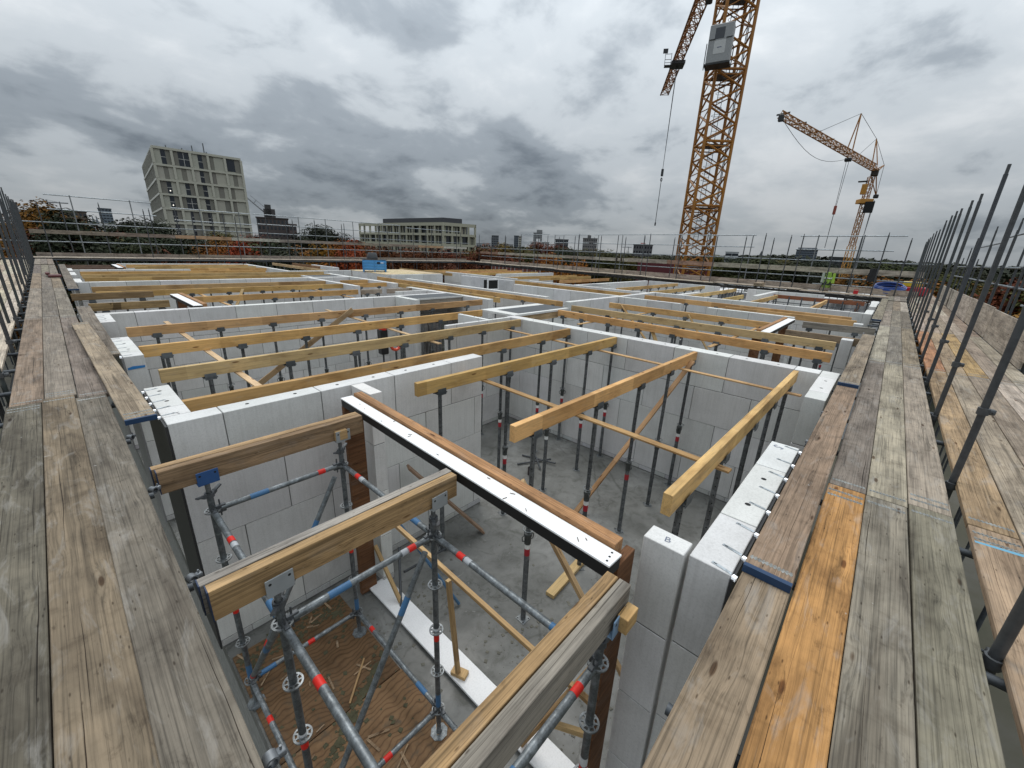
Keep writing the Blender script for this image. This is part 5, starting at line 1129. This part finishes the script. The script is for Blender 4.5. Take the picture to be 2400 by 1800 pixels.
pat = [['L4G3D3', 'D3H7', 'L4G3D3', 'D3L7', 'O'], ['L4D3L3', 'L3D3L3', 'L4G3D4', 'D3L7', 'L3D3L3'], ['D4G3L3', 'L4G3D3', 'D4G3L3', 'L3D4L3', 'D3L7'], ['L4G3D3', 'D3H7', 'L4G3D3', 'L6D4', 'D3L7'], ['L4G3D3', 'L4G2D4', 'D4G3L3', 'D4L6', 'L6D4'], ['L4G3D3', 'L4G2D4', 'D4G3L3', 'L3D3L4', 'L6D4'], ['L4D3L3', 'D4L6', 'L4G3D3', 'L6D4', 'D3L7']]
for k in range(nfl):
    z1 = TOP-1.0-k*FH if k else TOP-.56; z0 = TOP-.55-(k+1)*FH+.03
    for b_ in range(NB):
        s_ = pat[k % 7][b_]; x = b_*BWd+.28; W_ = BWd-.56
        if s_ == 'O':
            tput('roof_opening', MB().box(x, x+W_*.6, .38, .44, z0+.3, z1-.1), 'window_glass', (1, 1, 1)); tput('panel', MB().box(x+W_*.6, x+W_, .3, .44, z0, z1), 'paint', DKP); continue
        prs = [(s_[i], int(s_[i+1])) for i in range(0, len(s_), 2)]; tt = sum(p[1] for p in prs); cx_ = x
        for ty, n in prs:
            w_ = W_*n/tt
            if ty in 'GH':
                wn = tput('window', MB().box(cx_, cx_+w_, .40, .445, z0, z1), 'window_glass', (1, 1, 1))
                zm = (z0+z1)/2; fr = MB().box(cx_, cx_+w_, .36, .41, zm-.05, zm+.05)
                put('window_bar', fr.mesh('bar', 'paint'), wn, o0, tq_, (.45, .45, .42))
                if ty == 'H': put('window_bar', MB().box(cx_+w_/2-.05, cx_+w_/2+.05, .355, .41, z0, z1).mesh('bar', 'paint'), wn, o0, tq_, (.45, .45, .42))
                if b_ == 0 and k > 1: put('lamp', smesh(MB().lathe([(0, -.16), (.16, 0), (0, .16)], 8), 'lamp', 'lit_lamp'), wn, o0+ex*(cx_+w_*.5)+ey*.2+Vector((0, 0, z0+.7)))
            else: tput('panel', MB().box(cx_, cx_+w_, .30 if ty == 'L' else .36, .445, z0, z1), 'paint', jit(LT if ty == 'L' else DKP, .04))
            cx_ += w_
for k in range(nfl+1): z = TOP-.55-k*FH; tput('side_band', MB().box(-.35, .28, .5, DEP, z-.35, z+.1), 'paint', (.52, .51, .46)) if k else None
for k in range(14): y = 1.0+k*3.1; tput('side_fin', MB().box(-.3, .29, y, y+.5, GZ, TOP-.6), 'paint', (.26, .255, .22)); tput('side_window', MB().box(.2, .295, y+.6, y+2.6, GZ+3, TOP-.7), 'window_glass', (1, 1, 1))
# --- lower long grid building with dark attic
B2 = thing('grid_building', 'long low beige concrete-grid building with dark attic storey, left of centre', 'building', polar(51.68, 143, GZ))
g0 = polar(51.68, 143); gl = polar(62.05, 183); gr = polar(47.34, 149)
def facade(P, Q, nb, seed, top, nfl, fh, par, attic=False):
    d = Q-P; ln = d.length; e1 = d.normalized(); e2 = Vector((-e1.y, e1.x, 0)); 
    if e2.dot(P) < 0: e2 = -e2
    q = Matrix((e1, e2, Vector((0, 0, 1)))); q = q.transposed()
    flip = q.determinant() < 0
    r = random.Random(seed); bw = ln/nb
    def fp(nm, x0, x1, y0, y1, z0, z1, mat, c):
        mb = MB()
        cs = [P+e1*x+e2*y+Vector((0, 0, z)) for z in (z0, z1) for x, y in ((x0, y0), (x1, y0), (x1, y1), (x0, y1))]
        Fs = [(3,2,1,0),(4,5,6,7),(0,1,5,4),(1,2,6,5),(2,3,7,6),(3,0,4,7)]
        if flip: Fs = [f[::-1] for f in Fs]
        mb.add(cs, Fs); return put(nm, mb.mesh(nm, mat), par, (0, 0, 0), None, c)
    for k in range(nfl+1): z = top-k*fh; fp('floor_band', 0, ln, 0, .6, z-(.75 if k else 1.0), z, 'paint', (.35, .345, .265))
    for k in range(nfl):
        z1, z0 = top-k*fh-.7, top-(k+1)*fh
        for b_ in range(nb):
            x = b_*bw
            fp('column', x, x+.55, .02, .6, z0, z1, 'paint', (.335, .33, .255))
            if k == 0 and (b_ > nb-4 and ln > 20 or b_ == 3 and ln < 20): continue
            a = r.uniform(.25, .5); 
            fp('panel', x+.55, x+.55+(bw-.55)*a, .75, .95, z0, z1, 'paint', jit((.28, .275, .215), .15, r)); fp('window', x+.55+(bw-.55)*a, x+bw, .85, .95, z0, z1, 'window_glass', (1, 1, 1))
            if r.random() < .6: fp('panel', x+bw-1.0, x+bw-.4, .7, .84, z0, z1, 'paint', (.27, .265, .21))
    fp('column', ln-.5, ln, .0, .6, GZ, top, 'paint', (.335, .33, .255))
    return fp
T2 = 1.7+.0535*143
fa = facade(g0, gl, 13, 4, T2, 6, 3.3, B2); fb_ = facade(g0, gr, 4, 9, T2, 6, 3.3, B2)
e_l = (gl-g0).normalized(); e_r = (gr-g0).normalized()
def prism(nm, pts, z0, z1, mat, c, par):
    n = len(pts); vs = [(p.x, p.y, z) for z in (z0, z1) for p in pts]
    ar = sum(pts[i].x*pts[(i+1) % n].y-pts[(i+1) % n].x*pts[i].y for i in range(n))
    F = [(i, (i+1) % n, n+(i+1) % n, n+i) for i in range(n)]+[tuple(range(n-1, -1, -1)), tuple(range(n, 2*n))]
    if ar < 0: F = [f[::-1] for f in F]
    return put(nm, MB().add(vs, F).mesh(nm, mat), par, (0, 0, 0), None, c)
i0 = g0+e_l*1.1+e_r*1.1
prism('wall', [i0, i0+e_l*((gl-g0).length-2), i0+e_l*((gl-g0).length-2)+e_r*8, i0+e_l*2+e_r*((gr-g0).length-2), i0+e_r*((gr-g0).length-2)], GZ, T2-3.4, 'paint', (.24, .235, .19), B2)
prism('wall', [i0, i0+e_l*34, i0+e_l*34+e_r*4, i0+e_r*7], T2-3.4, T2-.3, 'paint', (.06, .06, .06), B2)
prism('attic', [g0+e_l*.4+e_r*.4, g0+e_l*33, g0+e_l*33+e_r*7, g0+e_r*7.4+e_l*.4], T2-.02, T2+1.45, 'paint', (.055, .057, .065), B2)
# --- other city buildings: boxes with banded windows
def city(name, label, az0, az1, D, k1, c, rows, cols, cat='building', zb=GZ, dep=18, wc='window_glass', extra=None, wfrac=.55, grp=None):
    P, Q = polar(az0, D), polar(az1, D); d = (Q-P); ln = d.length; e1 = d.normalized(); e2 = polar((az0+az1)/2, 1)
    top = 1.7+k1*D
    t = thing(name, label, cat, (P.x, P.y, zb))
    prism('wall', [P, Q, Q+e2*dep, P+e2*dep], zb, top, 'paint', c, t)
    fh = (top-zb)/rows; bw = ln/cols; mb = MB()
    for r in range(rows):
        for k in range(cols):
            a = P+e1*(k+.5-wfrac/2)*bw-e2*.06; b_ = P+e1*(k+.5+wfrac/2)*bw-e2*.06; z0 = zb+(r+.3)*fh; z1 = zb+(r+.78)*fh
            mb.add([(a.x, a.y, z0), (b_.x, b_.y, z0), (b_.x, b_.y, z1), (a.x, a.y, z1)], [(3, 2, 1, 0)])
    stuff(put('windows', mb.mesh('windows', wc), t, (0, 0, 0), None, (.02, .02, .025)))
    prism('roof', [P-e1*.3-e2*.3, Q+e1*.3-e2*.3, Q+e1*.3+e2*dep, P-e1*.3+e2*dep], top, top+.5, 'paint', tuple(x*.6 for x in c), t)
    if extra:
        for (f0, f1, hh, cc) in extra: prism('roof_block', [P.lerp(Q, f0)+e2*2, P.lerp(Q, f1)+e2*2, P.lerp(Q, f1)+e2*8, P.lerp(Q, f0)+e2*8], top+.5, top+hh, 'paint', cc, t)
    return t
city('brick_building', 'dark brick block behind the trees at far left', 89.2, 86.75, 260, .0315, (.10, .075, .06), 9, 9)
city('office_tower', 'slim grey-blue glass office tower on the left skyline', 85.9, 84.97, 520, .039, (.13, .16, .19), 16, 4, wfrac=.8)
city('brick_building', 'stepped dark brick block right of the beige tower', 72.95, 69.8, 230, .041, (.06, .048, .046), 9, 8, extra=((.25, .62, 4.2, (.05, .045, .045)), (.3, .5, 6, (.04, .04, .04))))
city('brick_building', 'lower dark brick wing with stepped roof beside the stepped block', 69.8, 69.0, 226, .031, (.075, .055, .052), 7, 2)
city('white_house', 'small white house roof between trees on the left skyline', 86.4, 85.1, 330, .0145, (.6, .6, .6), 4, 5)
ch_ = thing('church', 'grey church with twin spires on the left skyline', 'church', polar(86.3, 700, GZ))
cb_ = polar(86.35, 700); prism('nave', [polar(86.7, 700), polar(86.0, 700), polar(86.0, 712), polar(86.7, 712)], GZ, 1.7+.0185*700, 'paint', (.14, .16, .18), ch_)
for a in (86.4, 86.14): p = polar(a, 698); put('spire', MB().tube((0, 0, GZ), (0, 0, 14.5), 1.1, 6).tube((0, 0, 14.5), (0, 0, 21.5), 1.1, 6, .05).mesh('spire', 'paint'), ch_, p, None, (.13, .15, .17))
city('tower_block', 'round-cornered dark tower with terraces on the centre skyline', 45.25, 44.35, 620, .0295, (.10, .11, .12), 11, 4, wfrac=.7)
city('tower_block', 'dark glass block with pale neighbour on the centre skyline', 42.3, 41.7, 640, .031, (.07, .085, .1), 12, 3)
city('tower_block', 'pale narrow tower on the centre skyline beside dark glass block', 41.68, 41.3, 640, .030, (.42, .40, .33), 12, 2)
city('tower_block', 'grey tall concrete tower highest on the centre skyline', 39.75, 38.6, 560, .039, (.20, .205, .21), 17, 6, wfrac=.4, extra=((.35, 1, 4.0, (.18, .185, .19)),))
city('white_building', 'white low building with gabled centre before the tall concrete tower', 40.1, 37.6, 420, .0195, (.55, .56, .57), 6, 12, extra=((.3, .5, 3, (.6, .6, .6)),))
city('tower_block', 'wide dark block right of the tall concrete tower', 36.8, 35.1, 430, .0265, (.06, .065, .07), 7, 6, wfrac=.75)
city('tower_block', 'grey balcony tower block in the middle of the skyline', 33.2, 31.35, 400, .031, (.15, .145, .145), 10, 8, wc='paint', extra=((.3, .55, 3, (.1, .1, .1)),))
city('tower_block', 'dark block with white balconies and red roof masts, right of centre', 26.7, 24.35, 330, .0205, (.085, .085, .09), 7, 7, wc='block', extra=((.35, .6, 1.8, (.4, .12, .1)),))
city('office_building', 'long white banded office building behind the crane mast', 15.9, 14.5, 420, .0125, (.42, .44, .46), 5, 2, wfrac=.96)
city('office_block', 'dark blue-grey curved-top office block on the right skyline', 8.85, 6.9, 480, .0215, (.09, .11, .135), 13, 14, wfrac=.7, extra=((.05, .95, 2.0, (.10, .11, .13)),))
city('low_hall', 'dark flat-roofed hall on the wooded right skyline', 5.75, 4.3, 420, .0095, (.03, .032, .035), 3, 3)
pyr = thing('church', 'pointed dark church roof on the right skyline', 'church', polar(12.2, 600, GZ)); put('roof', MB().tube((0, 0, 4), (0, 0, 12.3), 3.2, 4, .1).mesh('pyr', 'paint'), pyr, polar(12.2, 600), None, (.05, .055, .06)); put('wall', MB().tube((0, 0, GZ), (0, 0, 4), 3, 4).mesh('pw', 'paint'), pyr, polar(12.2, 600), None, (.1, .1, .1))
city('low_terrace', 'distant pale flat roofs left of centre skyline', 47.3, 45.4, 700, .0115, (.3, .31, .32), 3, 8)
city('low_terrace', 'distant pale flat roofs between the skyline towers', 44.3, 42.4, 720, .0115, (.28, .28, .28), 3, 8)
# maroon hoarding building behind the crane
mh = thing('maroon_hall', 'maroon-walled hall behind the yellow crane base', 'building', polar(25.9, 62, GZ))
a_, b_ = polar(25.9, 62), polar(17.2, 60); prism('wall', [a_, b_, b_+polar(20, 8), a_+polar(20, 8)], GZ, .75, 'paint', (.085, .014, .018), mh); prism('roof', [a_, b_, b_+polar(20, 8), a_+polar(20, 8)], .752, .85, 'paint', (.06, .012, .015), mh)
# neighbouring lower unfinished blocks with white roofs
nbk = 0
for (a0, a1, D, zt, lb) in ((16.5, 8.0, 52, -1.1, 'unfinished neighbouring block with white roof slabs behind the far right railing, left part'), (7.6, -3.0, 47, -.9, 'unfinished neighbouring block with white roof slabs behind the hi-vis jacket')):
    t = thing('unfinished_block', lb, 'building', polar(a0, D, GZ)); P, Q = polar(a0, D), polar(a1, D); e2 = polar((a0+a1)/2, 1)
    prism('wall', [P, Q, Q+e2*16, P+e2*16], GZ, zt-1.6, 'block', (.5, .5, .5), t)
    for k in range(5):
        prism('roof_slab', [P.lerp(Q, k/5+.01)+e2*(1+k % 2), P.lerp(Q, k/5+.19)+e2*(1+k % 2), P.lerp(Q, k/5+.19)+e2*14, P.lerp(Q, k/5+.01)+e2*14], zt-.9+.2*(k % 3), zt-.75+.2*(k % 3), 'block', (.72, .72, .72), t)
        prism('parapet', [P.lerp(Q, k/5+.01)+e2*6, P.lerp(Q, k/5+.12)+e2*6, P.lerp(Q, k/5+.12)+e2*6.3, P.lerp(Q, k/5+.01)+e2*6.3], zt-.7, zt+.1, 'block', (.6, .6, .6), t)
    for z in (zt-.2, zt+.35):
        for dd in (0, 5, 10): rod('rail', P+e2*dd+Vector((0, 0, z)), Q+e2*dd+Vector((0, 0, z)), .03, 'steel', t, (1.5, 1.5, 1.5), 6)
    for k in range(16): p = P.lerp(Q, k/15); rod('post', p+Vector((0, 0, -4)), p+Vector((0, 0, zt+.7)), .03, 'steel', t, (1.5, 1.5, 1.5), 6)
# white scaffold on the next building, behind the far corner
ws = thing('distant_scaffold', 'white-railed scaffold on a red brick facade behind the far corner', 'scaffold', polar(43, 66, GZ))
P, Q = polar(45.2, 66), polar(38.6, 60); prism('brick_wall', [P+polar(42, 2.2), Q+polar(42, 2.2), Q+polar(42, 9), P+polar(42, 9)], GZ, -.6, 'paint', (.14, .045, .035), ws)
for z in (-2.6, -2.05, -1.45, -.75, -.2): rod('rail', P+Vector((0, 0, z)), Q+Vector((0, 0, z)), .05, 'paint', ws, (.5, .5, .5), 6)
for k in range(13): p = P.lerp(Q, k/12); rod('post', p+Vector((0, 0, -6)), p+Vector((0, 0, -.15)), .05, 'paint', ws, (.42, .42, .42), 6)
# far cranes on the left skyline
def mini(label, az_, D, kt, kb, az0, az1, kj, c=(.16, .17, .18)):
    t = thing('distant_crane', label, 'crane', polar(az_, D, GZ)); p = polar(az_, D)
    rod('mast', p+Vector((0, 0, GZ)), p+Vector((0, 0, 1.7+kt*D)), .5, 'paint', t, c, 6); a, b_ = polar(az0, D, 1.7+kj*D), polar(az1, D, 1.7+kj*D+.3)
    rod('jib', a, b_, .45, 'paint', t, c, 6); tp = p+Vector((0, 0, 1.7+kt*D)); rod('tie', tp, a.lerp(b_, .05), .12, 'paint', t, c, 5); rod('tie', tp, a.lerp(b_, .75), .12, 'paint', t, c, 5)
mini('thin grey tower crane above the brick block at far left', 89.07, 480, .0465, .03, 89.6, 87.75, .0428)
mini('tiny crane low on the skyline right of centre', 27.3, 700, .0165, .01, 28.1, 26.9, .0152)
lc = thing('distant_crane', 'slanting grey luffing jib above the stepped dark brick block', 'crane', polar(71.6, 234, GZ)); A_, B_ = polar(71.9, 234, 1.7+.049*234), polar(73.9, 234, 1.7+.082*234)
rod('jib', A_, B_, .3, 'paint', lc, (.2, .21, .22), 6); rod('tie', polar(71.2, 234, 1.7+.0487*234), polar(73.2, 234, 1.7+.0805*234), .1, 'paint', lc, (.2, .21, .22), 5); rod('strut', A_.lerp(B_, .55), polar(72.7, 234, 1.7+.0735*234), .12, 'paint', lc, (.2, .21, .22), 5)
rod('mast', polar(71.6, 234, GZ), polar(71.6, 234, 1.7+.05*234), .5, 'paint', lc, (.2, .21, .22), 6)

# ================================================================== TREES
def crown_mesh(seed, n=9000, size=.46):
    r = random.Random(seed); mb = MB(); blobs = []
    for k in range(22):
        a = r.uniform(0, 6.28); h = r.uniform(-1, 1); rad = r.uniform(.3, 1)*math.sqrt(max(.05, 1-h*h))
        blobs.append((3.6*rad*math.cos(a), 3.6*rad*math.sin(a), 8.6+4.1*h, r.uniform(1.3, 2.2)))
    for i in range(n):
        bxx, byy, bzz, br_ = r.choice(blobs); v = Vector((r.gauss(0, 1), r.gauss(0, 1), r.gauss(0, 1))).normalized()*br_*(r.random()**.45)
        p = Vector((bxx, byy, bzz))+v; nrm = (v.normalized()+Vector((r.uniform(-.35, .35), r.uniform(-.35, .35), r.uniform(.1, .7)))).normalized()
        if (p-Vector((0, 0, 8.6))).length < 1.2: continue
        a = nrm.orthogonal().normalized(); b_ = nrm.cross(a); ang = r.uniform(0, 6.28); a, b_ = a*math.cos(ang)+b_*math.sin(ang), b_*math.cos(ang)-a*math.sin(ang)
        s_ = size*r.uniform(.5, 1.15); bend = nrm*s_*.15
        mb.add([p-a*s_*.5, p-b_*s_*.32+bend, p+a*s_*.5, p+b_*s_*.32+bend], [(0, 1, 2, 3)])
    return mb.mesh('crown', 'foliage')
def trunk_mesh(seed):
    r = random.Random(seed); mb = MB().tube((0, 0, 0), (.1, .05, 4.2), .34, 8, .24).tube((.1, .05, 4.2), (.2, -.1, 8.8), .24, 7, .1)
    for k in range(6):
        a = k*1.05+r.uniform(-.3, .3); mb.tube((.12, 0, 4.2+k*.5), (2.4*math.cos(a), 2.4*math.sin(a), 6.4+k*.6), .12, 6, .04)
    return mb.mesh('trunk', 'rubble')
CR = [crown_mesh(20+k) for k in range(5)]; TR = [trunk_mesh(40+k) for k in range(3)]
HT = 13.6
def tree(az_, D, ktop, width, color, label, group, seed):
    r = random.Random(seed); h = 1.7+ktop*D-GZ; s_ = h/HT; p = polar(az_, D, GZ)
    t = thing('tree', label, 'tree', p, group)
    q = Euler((0, 0, r.uniform(0, 6.28))).to_quaternion(); wsc = width/4.6
    for nm, me, c in (('trunk', r.choice(TR), (.2, .16, .12)), ('crown', r.choice(CR), jit(color, .18, r))):
        o = put(nm, me, t, p, q, c); o.scale = (wsc, wsc, s_)
        if nm == 'crown' and group is None:
            o = put(nm, CR[(CR.index(me)+2) % 5], t, p, Euler((0, 0, 2.0)).to_quaternion(), jit(color, .25, r)); o.scale = (wsc*.93, wsc*.93, s_*.97)
ORA, RED, GRN, DGR, OLV, RST, YLO = (.20, .085, .012), (.20, .045, .015), (.05, .06, .016), (.022, .032, .014), (.075, .075, .02), (.12, .035, .014), (.20, .115, .018)
tree(89.8, 86, .038, 6.2, (.17, .085, .012), 'large golden-orange tree at far left behind the scaffold poles', None, 1)
tree(88.0, 74, .0255, 6.0, DGR, 'very dark green tree before the dark brick block at far left', None, 2)
tree(83.7, 105, .0262, 7.5, DGR, 'dark green tree left of the beige tower', None, 3)
tree(82.0, 110, .020, 5.5, DGR, 'dark green tree touching the beige tower left edge', None, 4)
tree(66.6, 125, .0315, 9.0, (.018, .024, .012), 'broad dark tree standing against the sky between the two grid buildings', None, 5)
rt_ = random.Random(77)
def belt(a0, a1, step, D0, D1, k0, k1, w0, w1, cols, label, group):
    a = a0; i = 0
    while (a > a1):
        i += 1
        tree(a+rt_.uniform(-.4, .4)*step, rt_.uniform(D0, D1), rt_.uniform(k0, k1), rt_.uniform(w0, w1), rt_.choice(cols), label, group, int(a*100)+i)
        a -= step
belt(92.5, 62, 2.1, 62, 78, -.022, -.004, 4.5, 6.0, (ORA, OLV, GRN, DGR, RST, OLV, DGR), 'low autumn tree just beyond the far left scaffold rails', 'near autumn trees left')
belt(92, 60, 2.6, 95, 135, -.004, .008, 6, 8, (DGR, DGR, GRN, RST, OLV), 'dark tree in the belt behind the far left scaffold', 'dark tree belt left')
for i, (a_, D, k, w_, c) in enumerate(((66.3, 70, -.006, 4.2, (.25, .12, .012)), (64.6, 68, -.004, 4.5, (.27, .09, .012)), (62.6, 66, -.003, 4.0, (.26, .055, .016)), (77.5, 66, -.008, 3.6, (.24, .08, .012)), (74.8, 64, -.010, 3.2, (.24, .045, .015)))): tree(a_, D, k, w_, c, 'vivid orange-red tree glowing behind the far left rails', 'vivid orange trees left', 300+i)
belt(58.5, 48, 1.9, 82, 100, -.016, -.009, 4.5, 5.5, (RST, RST, (.12, .04, .012)), 'rusty red tree in front of the low grid building', 'rust trees by grid building')
belt(47, 29, 1.5, 100, 150, .0, .008, 6, 9, (OLV, RST, DGR, GRN, (.12, .09, .02)), 'autumn tree below the centre skyline', 'autumn trees centre')
for i, (a_, D, k, w_) in enumerate(((39.6, 150, .0165, 8), (37.9, 155, .0165, 9), (36.2, 150, .012, 7))): tree(a_, D, k, w_, RST, 'dark rust tree in front of the tall concrete tower', 'rust trees centre', 400+i)
for i, (a_, D, k, w_) in enumerate(((38.0, 74, -.012, 4.5), (35.8, 72, -.010, 5), (34.0, 76, -.016, 4))): tree(a_, D, k, w_, (.26, .10, .012), 'bright orange tree beside the distant white-railed scaffold', 'orange trees centre', 420+i)
belt(32.5, 24.5, 1.6, 75, 105, -.016, .001, 5, 7, (DGR, OLV, GRN, DGR), 'dark green tree left of the yellow crane base', 'green trees right of centre')
belt(24, -6, 1.7, 170, 260, -.002, .0045, 10, 14, (DGR, GRN, OLV, (.03, .035, .016)), 'green tree in the wooded belt behind the far right railing', 'wooded belt right')
belt(3, -14, 1.6, 60, 95, -.03, -.012, 5, 7, (OLV, ORA, DGR, RST, YLO), 'autumn bush beyond the right outer railing', 'autumn bushes right')
belt(-14, -30, 2.2, 50, 90, -.03, .004, 6, 8, (DGR, OLV, RST), 'dark tree beyond the right deck edge', 'dark trees far right')
# far wood on the horizon: one mass
fw_ = MB(); r = random.Random(9)
for i in range(900):
    a_ = r.uniform(-35, 100); D = r.uniform(430, 900); hill = .0045+.0035*math.sin(a_*.21)+(.004 if a_ < 16 else 0)
    top = 1.7+hill*D*r.uniform(.55, 1.0); c = polar(a_, D)
    w_ = r.uniform(8, 16)
    for k in range(34):
        v = Vector((r.gauss(0, 1), r.gauss(0, 1), r.gauss(0, 1))).normalized(); p = Vector((c.x+v.x*w_*.8, c.y+v.y*w_*.8, top-9+v.z*9)); n_ = (v+Vector((r.uniform(-.6, .6), r.uniform(-.6, .6), .3))).normalized(); A = n_.orthogonal().normalized(); B = n_.cross(A); s_ = r.uniform(2.0, 4.0)
        fw_.add([p-A*s_, p-B*s_*.7, p+A*s_, p+B*s_*.7], [(0, 1, 2, 3)])
tag(stuff(put('forest', fw_.mesh('forest', 'foliage'), None, (0, 0, 0), None, (.022, .028, .014))), 'dark wooded ridge along the whole horizon', 'forest')
hl = MB()
for i in range(136): 
    a_, b_ = polar(-36+i, 950), polar(-35+i, 950); k0 = .0035+.0035*math.sin((-36+i)*.21)+(.004 if -36+i < 16 else 0); k1 = .0035+.0035*math.sin((-35+i)*.21)+(.004 if -35+i < 16 else 0)
    hl.add([(a_.x, a_.y, GZ), (b_.x, b_.y, GZ), (b_.x*1.25, b_.y*1.25, 1.7+k1*950), (a_.x*1.25, a_.y*1.25, 1.7+k0*950)], [(3, 2, 1, 0)])
struct(put('hills', hl.mesh('hills', 'ground'), None, (0, 0, 0)))
